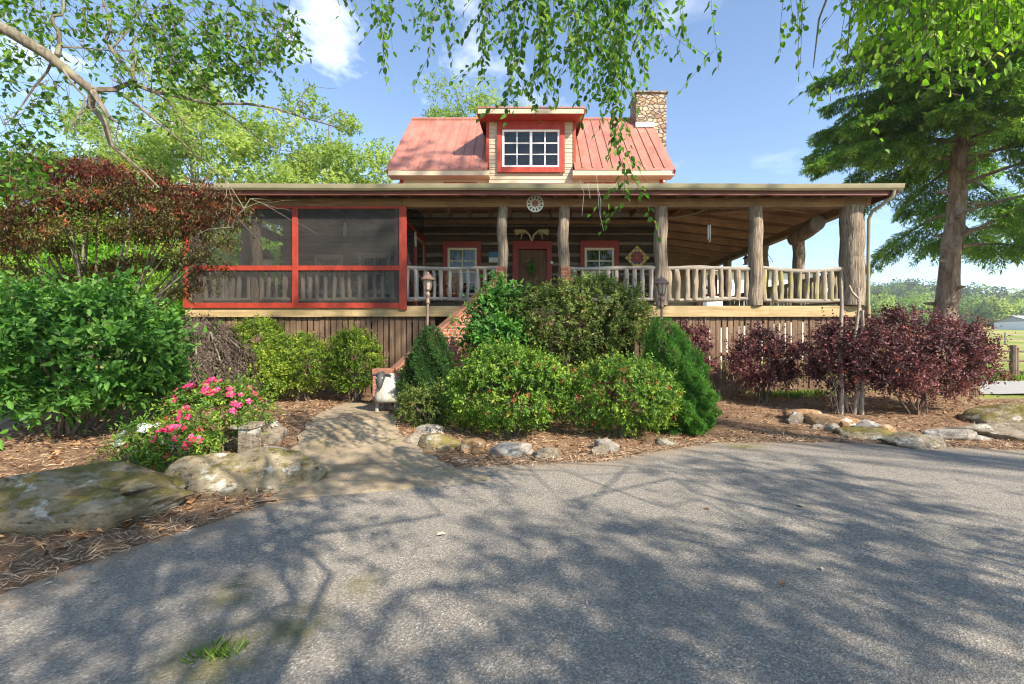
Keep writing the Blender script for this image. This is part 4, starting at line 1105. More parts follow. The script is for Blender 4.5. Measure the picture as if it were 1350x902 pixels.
# bare bulbs
for i, (px, py, lab) in enumerate(((591, 279, 'bare bulb under the porch roof left of the door'), (817, 277, 'bare bulb under the porch roof right of the door'))):
    a = Vector(at(px, py, 12.3)); t = thing('porch_bulb', lab, 'light bulb', tuple(a), 'bare bulbs under the porch roof')
    mb = MB(); mb.lathe([(.035, .12), (.035, .05), (.02, .045)][::-1], tuple(a), 10); mb.build('socket', M['hexwhite'], t)
    mb = MB(); mb.lathe([(.008, -.06), (.03, -.03), (.032, 0), (.018, .04)], tuple(a), 10); mb.build('bulb', M['lampglass'], t, smooth=True)
    mb = MB(); mb.tube([a+Vector((0, 0, .12)), (a.x, a.y, 5.32)], .008, 5); mb.build('cord', M['hexwhite'], t)
# string of cable under the right roof
mb = MB()
k = Vector(at(935, 275, 11.75))
for e in (at(882, 287, 12.4), at(968, 262, 11.6)):
    mb.tube([k.lerp(Vector(e), s)-Vector((0, 0, .05*math.sin(math.pi*s))) for s in (0, .25, .5, .75, 1)], .007, 5)
tag(mb.build('cable', M['pale']), 'pale cable strung under the rafters of the right porch', 'cable')
# dry vine tendrils over the gutter
mb = MB()
for pts in ([(764, 236), (770, 255), (767, 285)], [(786, 226), (788, 250), (790, 280), (796, 305)], [(788, 245), (792, 265), (792, 288)], [(775, 240), (778, 262)]):
    mb.tube([at(px, py, 10.62-.05*i) for i, (px, py) in enumerate(pts)], .0035, 5)
tag(mb.build('vine', M['pale']), 'dry pale vine tendrils dangling over the gutter right of the door', 'vine')
# two wooden porch chairs seen through the railings
def chair(x, y, rz, label, mat):
    t = thing('porch_chair', label, 'chair', (x, y, 2.5))
    c, s = math.cos(rz), math.sin(rz)
    def T(p): return (x+p[0]*c-p[1]*s, y+p[0]*s+p[1]*c, 2.5+p[2])
    def bx(a, b, w, h): m_ = MB(); m_.beam(T(a), T(b), w, h); return m_
    mb = MB()
    for i in range(6): mb.beam(T((-.26, -.24+i*.095, .42)), T((.26, -.24+i*.095, .42)), .085, .02)
    mb.build('seat', mat, t)
    mb = MB()
    for i in range(5): mb.beam(T((-.2+i*.1, .27, .43)), T((-.2+i*.1, .42, 1.05)), .07, .02, (0, 1, 0))
    mb.build('backrest', mat, t)
    for sx_ in (-.27, .27):
        for a, b in (((sx_, -.24, 0), (sx_, -.24, .64)), ((sx_, .28, 0), (sx_, .28, .64))): bx(a, b, .05, .05).build('leg', mat, t)
        bx((sx_, -.28, .655), (sx_, .36, .655), .08, .025).build('armrest', mat, t)
chair(-2.1, 12.7, .3, 'brown slatted porch chair behind the railing left of the steps', M['raft'])
chair(5.2, 12.8, -.4, 'dark slatted porch chair behind the right railing', M['door'])

# ================================================================== GARDEN LAMPS
def lamp(px, py0, Y, label, lean=0):
    X, _, zt = at(px, py0, Y); zb = float(hgt(X, Y))
    t = thing('garden_lamp', label, 'lamp post', (X, Y, zb), 'bronze garden lamps')
    xb = X+lean
    mb = MB(); mb.tube([(xb, Y, zb-.1), (X, Y, zt-.62)], [.030, .026], 10); mb.build('post', M['bronze'], t, smooth=True)
    c = (X, Y, zt)
    mb = MB(); mb.lathe([(.034, -.64), (.045, -.62), (.045, -.59), (.032, -.57), (.038, -.50), (.05, -.47), (.05, -.44), (.03, -.40), (.055, -.375), (.06, -.36)], c, 12); mb.build('collar', M['bronze'], t, smooth=True)
    mb = MB(); mb.lathe([(.052, -.355), (.092, -.165)], c, 6); gl = mb.build('glass', M['lampglass'], t)
    mb = MB()
    for k in range(6):
        a = 2*math.pi*(k+.5)/6; mb.tube([(X+.057*math.cos(a), Y+.057*math.sin(a), zt-.36), (X+.099*math.cos(a), Y+.099*math.sin(a), zt-.16)], .008, 5)
    mb.build('cage', M['bronze'], gl)
    mb = MB(); mb.lathe([(.095, -.168), (.142, -.172), (.145, -.16), (.11, -.13), (.07, -.075), (.035, -.045), (.028, -.03), (.022, -.01), (.006, 0)], c, 14); mb.build('lamp_shade', M['bronze'], t, smooth=True)
lamp(564, 358, 8.95, 'bronze garden lamp beside the brick steps on the left', -.03)
lamp(872.5, 363, 8.75, 'bronze garden lamp behind the bright green cone shrub, on the right', 0)

# ================================================================== SHEEP STATUE
X, Y, zg = gp(509, 547); zg = float(path_z(X, Y))+.01
Y0 = Y
t = thing('sheep_statue', 'white wooden sheep statue with dark face standing before the brick pier', 'statue', (X, Y, zg))
def S(dx, dy, dz): return (X+dx*.9, Y+dy*.9, zg+dz*.9)
s_ = Y0/600  # metres per photograph pixel at the statue
mb = MB()  # fleece: a blocky body running back to the right, one skin of rings
n = 20
body = bpy.data.meshes.new('body'); import bmesh
bm = bmesh.new()
prof = [(.215, .235, .20), (.24, .265, .24), (.32, .265, .25), (.42, .25, .24), (.52, .225, .22), (.62, .19, .19), (.70, .15, .155), (.76, .10, .11), (.78, .04, .05)]
rings = []
for (h, rx, ry) in prof:
    rr = []
    for k in range(n):
        a = 2*math.pi*k/n; ca, sa = math.cos(a), math.sin(a)
        e = abs(ca)**.55*math.copysign(1, ca), abs(sa)**.55*math.copysign(1, sa)
        rr.append(bm.verts.new(S(.02+rx*e[0]+(.76-h)*.03, .16+(ry+.10)*e[1], h)))
    rings.append(rr)
for a, b in zip(rings[:-1], rings[1:]):
    for k in range(n): bm.faces.new((a[k], a[(k+1) % n], b[(k+1) % n], b[k]))
bm.faces.new(rings[0][::-1]); bm.faces.new(rings[-1])
bm.to_mesh(body); bm.free(); body.materials.append(M['wool'])
for p in body.polygons: p.use_smooth = True
bo = bpy.data.objects.new('body', body); link(bo); attach(bo, t)
mb = MB(); mb.tube([S(-.07, .0, .79), S(-.075, -.10, .755), S(-.075, -.17, .66), S(-.07, -.20, .55), S(-.07, -.205, .50)], [.05, .085, .074, .05, .026], 12, .06, flat=1.0)
hd = mb.build('head', M['sheepface'], t, smooth=True)
for s in (-1, 1):
    mb = MB(); mb.tube([S(-.07+s*.06, -.07, .775), S(-.07+s*.15, -.08, .78), S(-.07+s*.22, -.09, .745)], [.022, .036, .012], 8, flat=.5); mb.build('ear', M['sheepface'], hd, smooth=True)
    mb = MB(); mb.lathe([(.004, -.018), (.016, -.008), (.018, 0), (.014, .010), (.004, .016)], S(-.075+s*.052, -.185, .715), 8); mb.build('eye', M['hexwhite'], hd, smooth=True)
for lx, ly in ((-.18, .02), (.20, .02), (-.14, .34), (.22, .34)):
    mb = MB(); mb.tube([S(lx*.95, ly, .25), S(lx, ly-.01, .12), S(lx*1.05, ly-.02, 0)], [.045, .038, .034], 8, .1); mb.build('leg', M['greywood'], t, smooth=True)
mb = MB(); mb.tube([S(.24, .36, .42), S(.36, .38, .32), S(.40, .38, .22)], [.05, .07, .03], 8, .2); mb.build('tail', M['wool'], t, smooth=True)

# ================================================================== ROCKS
import bmesh
def rock(name, label, cat, c, size, mat, seed, rz=0, rough=.35, sub=3, flat=0, group=None):
    bm = bmesh.new(); bmesh.ops.create_icosphere(bm, subdivisions=sub, radius=1)
    cr, sr = math.cos(rz), math.sin(rz); rp = random.Random(seed)
    planes = []
    for _ in range(18 if sub >= 5 else 11):
        nv = Vector((rp.gauss(0, 1), rp.gauss(0, 1), rp.gauss(.15, .8))).normalized(); planes.append((nv, rp.uniform(.62, .93)))
    for v in bm.verts:
        p = v.co.copy()
        q = Vector([math.copysign(abs(t_)**(.86 if i_ < 2 else 1.0), t_) for i_, t_ in enumerate(p)])   # squarish
        d = 1+(rough*.8*mnoise.noise(p*1.9+Vector((seed*2, seed, 0))) if sub >= 5 else 0)+rough*mnoise.noise(p*1.1+Vector((seed, 0, 0)))+rough*.5*mnoise.noise(p*2.6+Vector((0, seed, 0)))+rough*.3*mnoise.noise(p*6+Vector((0, 0, seed)))+rough*.14*mnoise.noise(p*14)+rough*.06*mnoise.noise(p*30)
        if sub >= 6:
            d += .16*(.35-abs(mnoise.noise(Vector((p.x*2.6+seed, p.y*2.6, p.z*4.6)))))+.07*(.3-abs(mnoise.noise(Vector((p.x*6+seed, p.y*6, p.z*11)))))+.02*mnoise.noise(p*40)
        q = q*d
        for nv, of in planes:
            e_ = q.dot(nv)-of
            if e_ > 0: q = q-nv*(e_*.8)
        if sub >= 4: # ledges
            q.z += .03*math.sin((q.z+q.x*.5)*10+seed)*(1 if size[0] > .9 else 0)
        x, y, z = q.x*size[0]/2, q.y*size[1]/2, q.z*size[2]/2
        v.co = (c[0]+x*cr-y*sr, c[1]+x*sr+y*cr, c[2]+z)
    me = bpy.data.meshes.new(name); bm.to_mesh(me); bm.free()
    for p in me.polygons: p.use_smooth = True
    me.materials.append(mat); o = bpy.data.objects.new(name, me); link(o)
    return tag(o, label, cat, group)
rock('boulder', 'large mossy boulder at the left edge of the drive, the left one of two', 'boulder', (-4.22, 4.08, .09), (2.3, 1.2, .82), M['rock_moss'], 3.1, .12, .34, 6)
rock('boulder', 'long flat topped mossy boulder below the pink azalea', 'boulder', (-3.16, 4.98, .06), (1.62, .9, .70), M['rock_moss'], 8.4, .38, .32, 6)
rock('boulder', 'big dark mossy boulder at the right edge of the picture', 'boulder', at(1345, 560, 8.3)[:2]+(.14,), (2.2, 1.4, .80), M['rock_moss'], 13.3, -.1, .35, 5)
rock('boulder', 'pale flat boulder in front of the big mossy one on the right', 'boulder', at(1325, 577, 7.6)[:2]+(.08,), (1.5, .8, .40), M['rock'], 17.7, -.2, .35, 4)
rock('boulder', 'pale grey boulder under the big green shrub at the left edge', 'boulder', at(8, 540, 6.9)[:2]+(.33,), (.75, .6, .62), M['rock_white'], 23.1, .2, .3, 4)
ST = [ # px, py (base), width px, height px, material, label
 (352, 612, 52, 26, 'rock_white', 'whitish stone at the tip of the flat mossy boulder'),
 (348, 585, 44, 34, 'rock', 'knobbly pale stone on the walkway edge behind the small post'),
 (380, 648, 26, 50, 'rock_moss', 'upright leaning slab at the left corner of the walkway'),
 (368, 640, 22, 34, 'rock', 'thin slab wedged between boulder and upright slab'),
 (545, 588, 26, 18, 'rock', 'small edging stone at the left end of the front bed'),
 (575, 592, 48, 22, 'rock_moss', 'rounded edging stone below the left end of the front bush'),
 (568, 572, 34, 14, 'rock_white', 'pale flat edging stone beside the walkway'),
 (620, 598, 30, 22, 'rock_brown', 'ochre edging stone in front of the left round bush'),
 (672, 602, 56, 22, 'rock_white', 'broad pale edging stone in front of the left round bush'),
 (722, 606, 30, 16, 'rock', 'low edging stone between the two round bushes'),
 (800, 596, 26, 20, 'rock_white', 'pale blocky stone under the right round bush'),
 (790, 602, 20, 14, 'rock', 'small grey stone beside the pale blocky one'),
 (880, 590, 22, 14, 'rock_moss', 'greenish stone near the cone shrub at the drive edge'),
 (1053, 558, 22, 15, 'rock', 'round grey cobble at the left of the brown cobbles'),
 (1066, 552, 40, 16, 'rock_brown', 'brown rounded cobble, leftmost of three by the bare stems'),
 (1092, 560, 42, 17, 'rock_brown', 'long brown cobble, middle of three by the bare stems'),
 (1121, 562, 28, 17, 'rock_brown', 'squat brown cobble at the foot of the bare stems'),
 (1080, 566, 14, 8, 'rock_white', 'tiny white pebble below the brown cobbles'),
 (1101, 570, 22, 11, 'rock_white', 'small pale stone below the long brown cobble'),
 (1146, 570, 34, 17, 'rock_white', 'bright whitish stone right of the bare stems'),
 (1170, 573, 24, 16, 'rock_brown', 'pinkish stone right of the bright whitish one'),
 (1152, 580, 52, 16, 'rock_moss', 'dark greenish flat stone below the bright whitish one'),
 (1212, 588, 74, 20, 'rock', 'long flat stone along the right side of the drive'),
 (1262, 578, 56, 14, 'rock_white', 'pale flat stone left of the pale flat boulder'),
]
for i, (px, py, wp, hp, mt, lab) in enumerate(ST):
    X, Y, Z = gp(px, py); s = Y/600
    rock('stone', lab, 'stone', (X, Y+.08, Z+hp*s*.16), (wp*s*1.3, wp*s*.85, hp*s*1.45), M[mt], 31+i*3.7, U(-.4, .4), .42, 4)
# squared stone post by the azalea
X, Y, Z = gp(324, 606); mb = MB()
mb.hexa([(X-.11, Y, Z-.05), (X+.07, Y, Z-.05), (X+.08, Y+.2, Z-.05), (X-.1, Y+.2, Z-.05), (X-.10, Y, Z+.36), (X+.06, Y, Z+.36), (X+.07, Y+.2, Z+.36), (X-.1, Y+.2, Z+.36)])
mb.hexa([(X-.19, Y-.03, Z+.362), (X+.08, Y-.03, Z+.362), (X+.09, Y+.26, Z+.362), (X-.17, Y+.26, Z+.362), (X-.19, Y-.03, Z+.42), (X+.08, Y-.03, Z+.42), (X+.09, Y+.26, Z+.42), (X-.17, Y+.26, Z+.42)])
tag(mb.build('garden_pedestal', M['rock'], bevel=.015), 'small weathered stone pedestal right of the pink azalea', 'pedestal')

# ================================================================== FENCES AND FAR THINGS
mb = MB(); x = 8.7; i = 0
while x < 12.2:
    zb = float(hgt(x, 12.4)); w_ = .13
    mb.box(x, x+w_, 12.4+.008*math.sin(i*3), 12.42+.008*math.sin(i*3), zb-.02, 2.02+.02*math.sin(i*2.7)); x += .155; i += 1
mb.box(8.7, 12.2, 12.43, 12.47, .5, .59); mb.box(8.7, 12.2, 12.43, 12.47, 1.6, 1.69)
tag(mb.build('board_fence', M['skirt']), 'weathered upright board fence running right from the deck corner', 'fence')
fence = thing('split_rail_fence', 'grey split rail fence along the field beyond the pale road', 'fence', at(1283, 500, 19)[:2]+(.05,))
prev = None
for k, px in enumerate((1180, 1232, 1283, 1335, 1388, 1440)):
    Y = 19.2; X = at(px, 0, Y)[0]; zb = float(hgt(X, Y))
    mb = MB(); mb.tube([(X, Y, zb-.1), (X+.02, Y, zb+1.35)], [.13, .11], 8, .15); mb.tube([(X+.20, Y+.05, zb-.1), (X+.20, Y+.05, zb+1.25)], [.10, .09], 8, .15)
    mb.build('post', M['stem'], fence)
    if prev:
        for zz in (.28, .72, 1.12):
            mb = MB(); mb.tube([(prev+.1, Y+.02, zb+zz), ((prev+X)/2, Y+.03, zb+zz-.03), (X+.1, Y+.03, zb+zz)], .055, 6, .2); mb.build('rail', M['stem'], fence)
    prev = X
# far fence line in the field
far = thing('pasture_fence', 'thin far pasture fence crossing the middle of the field', 'fence', (45, 46, 1))
for zz in (.5, 1.0):
    mb = MB(); mb.tube([(30+i*4, 48, float(hgt(30+i*4, 48))+zz) for i in range(14)], .04, 5); mb.build('rail', M['greywood'], far)
for i in range(14):
    mb = MB(); x = 30+i*4; z = float(hgt(x, 48)); mb.tube([(x, 48, z-.1), (x, 48, z+1.25)], .08, 6); mb.build('post', M['greywood'], far)
def shed(name, label, x0, x1, y0, y1, h, rh, wall, roof, zoff=0, nwin=2, front='y'):
    zb = min(float(hgt(x, y)) for x in (x0, x1) for y in (y0, y1))-.1
    t = thing(name, label, 'building', ((x0+x1)/2, (y0+y1)/2, zb))
    mb = MB(); mb.box(x0, x1, y0, y1, zb, zb+h); w_ = mb.build('wall', M[wall], t)
    ym = (y0+y1)/2; e = .5
    mb = MB(); mb.add([(x0-e, y0-e, zb+h-.15), (x1+e, y0-e, zb+h-.15), (x1+e, ym, zb+h+rh), (x0-e, ym, zb+h+rh), (x1+e, y1+e, zb+h-.15), (x0-e, y1+e, zb+h-.15)], [(0, 1, 2, 3), (3, 2, 4, 5)])
    mb.add([(x0, y0, zb+h), (x0, y1, zb+h), (x0, ym, zb+h+rh-.05), (x1, y0, zb+h), (x1, y1, zb+h), (x1, ym, zb+h+rh-.05)], [(0, 2, 1), (3, 4, 5)])
    mb.build('roof', M[roof], t)
    for i in range(nwin):
        xx = x0+(x1-x0)*(i+.5)/nwin
        mb = MB(); mb.box(xx-.5, xx+.5, y0-.03, y0+.05, zb+h*.45, zb+h*.75); mb.build('window', M['black'], t)
shed('white_house', 'white sided neighbouring house seen through the right porch railing', 11.6, 18.6, 30, 38, 6.05, .3, 'farwhite', 'farroof', nwin=0)
shed('barn', 'low white barn with grey roof far across the field at the right edge', 116, 130, 105, 114, 2.2, 1.5, 'farwhite', 'asph_roof', nwin=3)
shed('hill_house', 'tiny white house far off among the hillside trees', 196, 206, 245, 252, 5, 3, 'farwhite', 'asph_roof', nwin=3)
# ================================================================== VEGETATION
def lobes(c, size, n, rs=(.42, .6), zbias=0.0, seed=None):
    """centres and radii of the rounded masses that make up a bush; size = full width, depth, height"""
    r0 = np.array(size)/2
    d = rdir(n, -.35); d[:, 2] = d[:, 2]*1.0+zbias
    rad = rng.uniform(rs[0], rs[1], n)
    C_ = np.array(c)+d*r0*(1-rad)[:, None]*rng.uniform(.9, 1.05, n)[:, None]
    C_ = np.vstack([[c], C_]); rad = np.r_[.72, rad]
    return C_, rad[:, None]*r0[None]
def surf(Cs, Rs, n, inner=.22, cull=.80, zmin=None):
    """points spread over the outside of a union of ellipsoids, with outward directions and the lobe they sit on"""
    area = (Rs[:, 0]*Rs[:, 2])
    out = []; got = 0
    while got < n:
        k = rng.choice(len(Cs), n, p=area/area.sum()); d = rdir(n)
        P = Cs[k]+Rs[k]*d*(1-inner*rng.random(n)**1.6)[:, None]
        ok = np.ones(n, bool)
        for j in range(len(Cs)):
            q = (((P-Cs[j])/Rs[j])**2).sum(1)
            ok &= (q > cull**2) | (k == j)
        if zmin is not None: ok &= P[:, 2] > zmin
        out.append((P[ok], nrm(d[ok]/Rs[k][ok]), k[ok])); got += ok.sum()
    P = np.concatenate([o[0] for o in out])[:n]; D = np.concatenate([o[1] for o in out])[:n]; K = np.concatenate([o[2] for o in out])[:n]
    return P, D, K
def stems(name, base, Cs, mat, parent, r=.022, n=None, z0=None, seed=0, spread=.12):
    mb = MB(); rr = random.Random(seed)
    for i, c in enumerate(Cs if n is None else Cs[:n]):
        b = Vector((base[0]+rr.uniform(-spread, spread), base[1]+rr.uniform(-spread, spread), base[2]-.05))
        c = Vector(c); m = b.lerp(c, .5)+Vector((rr.uniform(-.1, .1), rr.uniform(-.1, .1), .05))
        mb.tube([b, b.lerp(m, .5)+Vector((rr.uniform(-.03, .03), 0, 0)), m, c], [r, r*.8, r*.62, r*.3], 6, .15)
    return mb.build(name, mat, parent, smooth=True)
def shrub(name, label, cat, base, size, z_lo, lf, nsprig, nl, L, W, group=None, nlobe=11, rs=(.42, .6), up=.35, sl=.10, spread=.75, inner=.25, shape=6, strays=.06, stem='stem', stem_r=.022, zb=0, clumpy=.22, spread_st=.12, fold=.2, cl=5):
    """base = ground point; crown from z_lo to z_lo+height"""
    t = thing(name, label, cat, base, group)
    c = (base[0], base[1], z_lo+size[2]/2)
    Cs, Rs = lobes(c, size, nlobe, rs, zb)
    nc = nsprig//cl
    P, D, K = surf(Cs, Rs, nc, inner, zmin=max(z_lo-.1, base[2]+.03))
    D = nrm(D+np.array([0, 0, up])+rng.normal(0, .28, D.shape)); ct_ = rng.random(nc); out_ = rng.uniform(-.5, .8, nc)**1*sl
    r_ = np.repeat(np.arange(nc), cl); nsprig = len(r_); K = K[r_]; ct_ = ct_[r_]
    P = P[r_]+D[r_]*out_[r_][:, None]+rng.normal(0, sl*.42, (nsprig, 3)); D = nrm(D[r_]+rng.normal(0, .45, (nsprig, 3)))
    P[:, 2] = np.maximum(P[:, 2], base[2]+.03)
    ln = sl*rng.uniform(.6, 1.3, nsprig)
    st = rng.random(nsprig) < strays; ln = np.where(st, ln*2.4, ln)
    LP, LD, LN, idx = sprig(P, D, ln, nl, spread)
    lt = rng.uniform(0, 1, len(Cs))
    tint = .47+(lt[K][idx]-.5)*clumpy+(ct_[idx]-.5)*.42+(rng.random(nsprig)[idx]-.5)*.2+(rng.random(len(idx))-.5)*.35
    # shoot tips paler: young growth, with sunlit tips also put into the tint
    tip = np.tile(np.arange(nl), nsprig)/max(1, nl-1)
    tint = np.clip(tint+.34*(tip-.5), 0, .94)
    red = rng.random(nsprig) < .022; tint = np.where(red[idx], .99, tint)
    sc = rng.uniform(.55, 1.2, len(idx))*(.8+.35*rng.random(nsprig))[idx]
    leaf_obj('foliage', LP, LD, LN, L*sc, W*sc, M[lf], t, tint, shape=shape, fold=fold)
    if stem: stems('stems', base, Cs, M[stem], t, stem_r, 8, seed=int(abs(base[0]*100)), spread=spread_st)
    return t
def bx(px, py): return gp(px, py)
def B(X, Y): return (X, Y, float(hgt(X, Y)))
# --- round clipped bushes in the front bed
shrub('round_bush', 'largest round clipped bush at front, left of its darker twin', 'bush', B(-.36, 7.5), (2.16, 1.6, 1.46), .0, 'lf_azalea', 3700, 7, .055, .026, nlobe=22, rs=(.42, .56), strays=.1)
shrub('round_bush', 'darker round clipped bush at front, beside the bright green cone on the right', 'bush', B(1.42, 7.55), (1.98, 1.5, 1.30), .0, 'lf_azalea', 3200, 7, .048, .022, nlobe=20, rs=(.42, .56), clumpy=-.3, strays=.1)
shrub('low_bush', 'low bronze tinged bush between the left cone and the largest round bush', 'bush', B(-1.72, 7.8), (1.0, .9, .85), .06, 'lf_olive', 900, 7, .045, .02, nlobe=8)
shrub('tall_bush', 'tall broad leaved bright bush hiding the left of the brick steps', 'bush', B(-.58, 8.85), (1.15, .9, 2.35), .35, 'lf_laurel', 950, 7, .115, .048, nlobe=14, rs=(.3, .5), sl=.2, up=.6, strays=.2, inner=.5)
shrub('tall_bush', 'wide tall twiggy olive bush in front of the door', 'bush', B(.85, 8.75), (3.0, 1.0, 1.85), .95, 'lf_olive', 4200, 7, .06, .028, nlobe=26, rs=(.28, .46), inner=.5, strays=.18, zb=.15)
# --- dwarf cone spruces
def cone(name, label, X, Y, h, w, lean, seed, lf='lf_dwarf', prof_=(.80, .98, 1, .78, .45, .2, .04)):
    z0 = float(hgt(X, Y)); t = thing(name, label, 'conifer', (X, Y, z0))
    n = 13000; u = 1-np.sqrt(rng.random(n)); a = rng.uniform(0, 6.283, n)
    prof = np.interp(u, [0, .12, .35, .6, .82, .95, 1], prof_)
    bumpy = 1+.16*np.sin(a*5+u*13+seed)+.14*np.sin(a*9-u*23+seed*2)+.08*np.sin(a*17+u*41)
    rr = w/2*prof*bumpy*(1-.22*rng.random(n)**2)
    P = np.stack([X+lean*u**1.3+rr*np.cos(a), Y+rr*np.sin(a), z0+.02+h*u], 1)
    D = nrm(np.stack([np.cos(a), np.sin(a), .55+.6*u], 1)+rng.normal(0, .28, (n, 3)))
    LP, LD, LN, idx = sprig(P, D, .055*rng.uniform(.7, 1.4, n), 6, .55)
    clump = .5+.5*np.sin(a*5+u*13+seed)
    tint = .18+.42*clump[idx]+(rng.random(n)[idx]-.5)*.3+(rng.random(len(idx))-.5)*.35
    leaf_obj('foliage', LP, LD, LN, .046, .013, M[lf], t, tint, shape=4, fold=.1)
    mb = MB(); mb.tube([(X, Y, z0-.05), (X+lean*.5, Y, z0+h*.5), (X+lean, Y, z0+h*.95)], [.05, .03, .008], 8); mb.build('trunk', M['stem'], t)
cone('cone_spruce', 'bright green cone shaped dwarf spruce right of the round bushes', 2.66, 8.05, 1.98, 1.02, -.34, 1.0, prof_=(.74, .92, 1, .86, .56, .30, .08))
cone('cone_spruce', 'dark green leaning cone shrub beside the sheep statue', -1.93, 8.35, 1.62, .78, .12, 4.0, 'lf_juniper', (.6, .85, 1, .84, .52, .27, .06))
# --- yellow green bushes under the screened porch
for (X, Y, w_, h, lab, lf) in ((-6.15, 10.3, 1.35, 1.72, 'yellow green bush left under the screened porch, nearest the weeping tree', 'lf_lime'), (-5.0, 10.0, 1.55, 1.45, 'lowest yellow green bush, middle of three under the screened porch', 'lf_lime'),
                      (-3.85, 9.95, 1.1, 1.55, 'yellow green bush just left of the sheep statue and brick pier', 'lf_lime'), (-5.6, 9.6, 1.0, 1.0, 'small yellow green bush in front of the taller ones under the screened porch', 'lf_lime')):
    shrub('euonymus_bush', lab, 'bush', B(X, Y), (w_, 1.1, h), float(hgt(X, Y))+.05, lf, 2000, 7, .05, .026, nlobe=13, rs=(.33, .52), inner=.4, clumpy=.4, strays=.12, up=.55)
# --- purple leaved shrubs
for (px, py, wpx, ytop, dep, ns, lab) in (
    (1006, 531, 92, 436, .9, 1400, 'smallest round purple leaved shrub before the porch skirting'),
    (1108, 543, 88, 422, 1.0, 1400, 'purple leaved shrub behind the two bare stems'),
    (1210, 545, 196, 414, 1.5, 3400, 'widest purple leaved shrub, rightmost, by the pale road')):
    X, Y, Z = gp(px, py); s = Y/600; zt = CZ+(PY0-ytop)*s; zl = Z+.14
    shrub('purple_shrub', lab, 'shrub', (X, Y, Z), (wpx*s*1.05, dep, zt-zl), zl, 'lf_plum', ns, 7, .062, .034, nlobe=16, rs=(.28, .46), up=.1, sl=.15, inner=.5, strays=.14, stem_r=.018, clumpy=.6)
X, Y = 3.75, 10.6
shrub('purple_shrub', 'purple leaved shrub peeping out behind the bright green cone', 'shrub', B(X, Y), (.95, .8, 1.65), .4, 'lf_plum', 900, 7, .062, .034, nlobe=11, rs=(.3, .46), inner=.45, clumpy=.5)
# tall red shoots rising from the widest purple shrub
# --- bare stems
for k, (px, ptop, wob, lab) in enumerate(((1108.5, 376, .02, 'single bare pole like stem left of the forked one'), (1130, 380, .05, 'bare forked stem with cut top beside the single pole'))):
    X, Y, Z = gp(px-(0 if k == 0 else 4), 546); zt = at(px, ptop, Y)[2]
    t = thing('bare_stem', lab, 'dead shrub', (X, Y, Z))
    mb = MB(); mb.tube([(X, Y, Z-.05)]+[(X+wob*math.sin(i*1.3)+(.0 if k == 0 else .06*i/7), Y, Z+(zt-Z)*i/7) for i in range(1, 8)], [.045]+[.042-.002*i for i in range(7)], 9, .2); mb.build('trunk', M['deadwood'], t, smooth=True)
    if k == 1:
        mb = MB(); top = Vector((X+.06+wob*math.sin(9.1), Y, zt)); tb = top-Vector((0, 0, .2))
        mb.tube([tb, tb+Vector((-.10, .02, .12)), top+Vector((-.16, .02, .06))], [.03, .024, .015], 7, .2); mb.tube([tb, tb+Vector((.05, -.02, .16)), top+Vector((.07, -.02, .10))], [.03, .022, .014], 7, .2)
        mb.tube([(X+.10, Y-.06, Z-.05), (X+.16, Y-.05, Z+1.2), (X+.13, Y-.04, zt-.45)], [.038, .034, .03], 8, .2); mb.build('branch', M['deadwood'], t, smooth=True)
    mb = MB()
    for i in range(9):
        b = Vector((X+U(-.12, .2), Y+U(-.1, .1), Z)); mb.tube([b, b+Vector((U(-.15, .15), U(-.1, .1), U(.3, .6))), b+Vector((U(-.3, .3), U(-.1, .1), U(.6, 1.1)))], [.006, .005, .002], 4)
    mb.build('twigs', M['deadwood'], t)
# --- large green shrub at the left
X, Y, Z = -6.55, 6.6, float(hgt(-6.55, 6.6))
shrub('large_shrub', 'large broad leaved green shrub at the left edge above the boulders', 'shrub', (X, Y, Z), (2.6, 2.2, 1.98), .42, 'lf_gloss', 1650, 7, .12, .054, nlobe=20, rs=(.26, .46), up=.3, sl=.20, inner=.55, strays=.18, stem_r=.035, spread_st=.18, spread=.7)
# --- azaleas with flowers
def azalea(label, X, Y, size, ns, nf, petal, fl, lf, fr, seed):
    Z = float(hgt(X, Y))
    t = shrub('azalea', label, 'flowering shrub', (X, Y, Z), size, Z+.04, lf, ns, 6, .05, .02, nlobe=10, rs=(.34, .5), inner=.45, up=.4, strays=.12, stem_r=.012)
    rr = np.random.default_rng(seed)
    def flower(kk):
        a = np.arange(5)*2*np.pi/5; P = np.zeros((5, 3)); D = np.stack([np.cos(a), np.sin(a), np.full(5, .55)], 1)
        Nn = np.stack([-np.cos(a)*.5, -np.sin(a)*.5, np.ones(5)], 1)
        return leaf_obj('flower', P, D, Nn, fr, fr*.85, M[petal], t, rr.uniform(0, 1, 5), fold=-.1, curl=.25)
    f0 = None
    cl = [(rr.uniform(0, 6.28), rr.uniform(.1, .95)) for _ in range(max(3, nf//6))]
    for k in range(nf):
        if k < nf*.7:
            a, u = cl[k % len(cl)]; a += rr.normal(0, .12); u = min(1, max(0, u+rr.normal(0, .06)))
        else: a, u = rr.uniform(0, 6.28), rr.uniform(.05, 1)
        if rr.random() < .65 and math.sin(a) > .2: a = -a
        ph = u*1.45
        d = Vector((math.cos(a)*math.cos(ph), math.sin(a)*math.cos(ph), math.sin(ph)))
        p = Vector((X, Y, Z+.04+size[2]*.45))+Vector((d.x*size[0]/2, d.y*size[1]/2, d.z*size[2]*.56))*rr.uniform(.88, 1.0)
        if f0 is None: f0 = flower(k); f = f0
        else:
            f = f0.copy(); link(f); f.parent = t; f.matrix_parent_inverse = f0.matrix_parent_inverse.copy()
        f.location = p
        f.rotation_euler = (Vector((d.x, d.y-.45, d.z+.35)).normalized()).to_track_quat('Z', 'Y').to_euler()
        f.scale = [rr.uniform(.8, 1.15)]*3
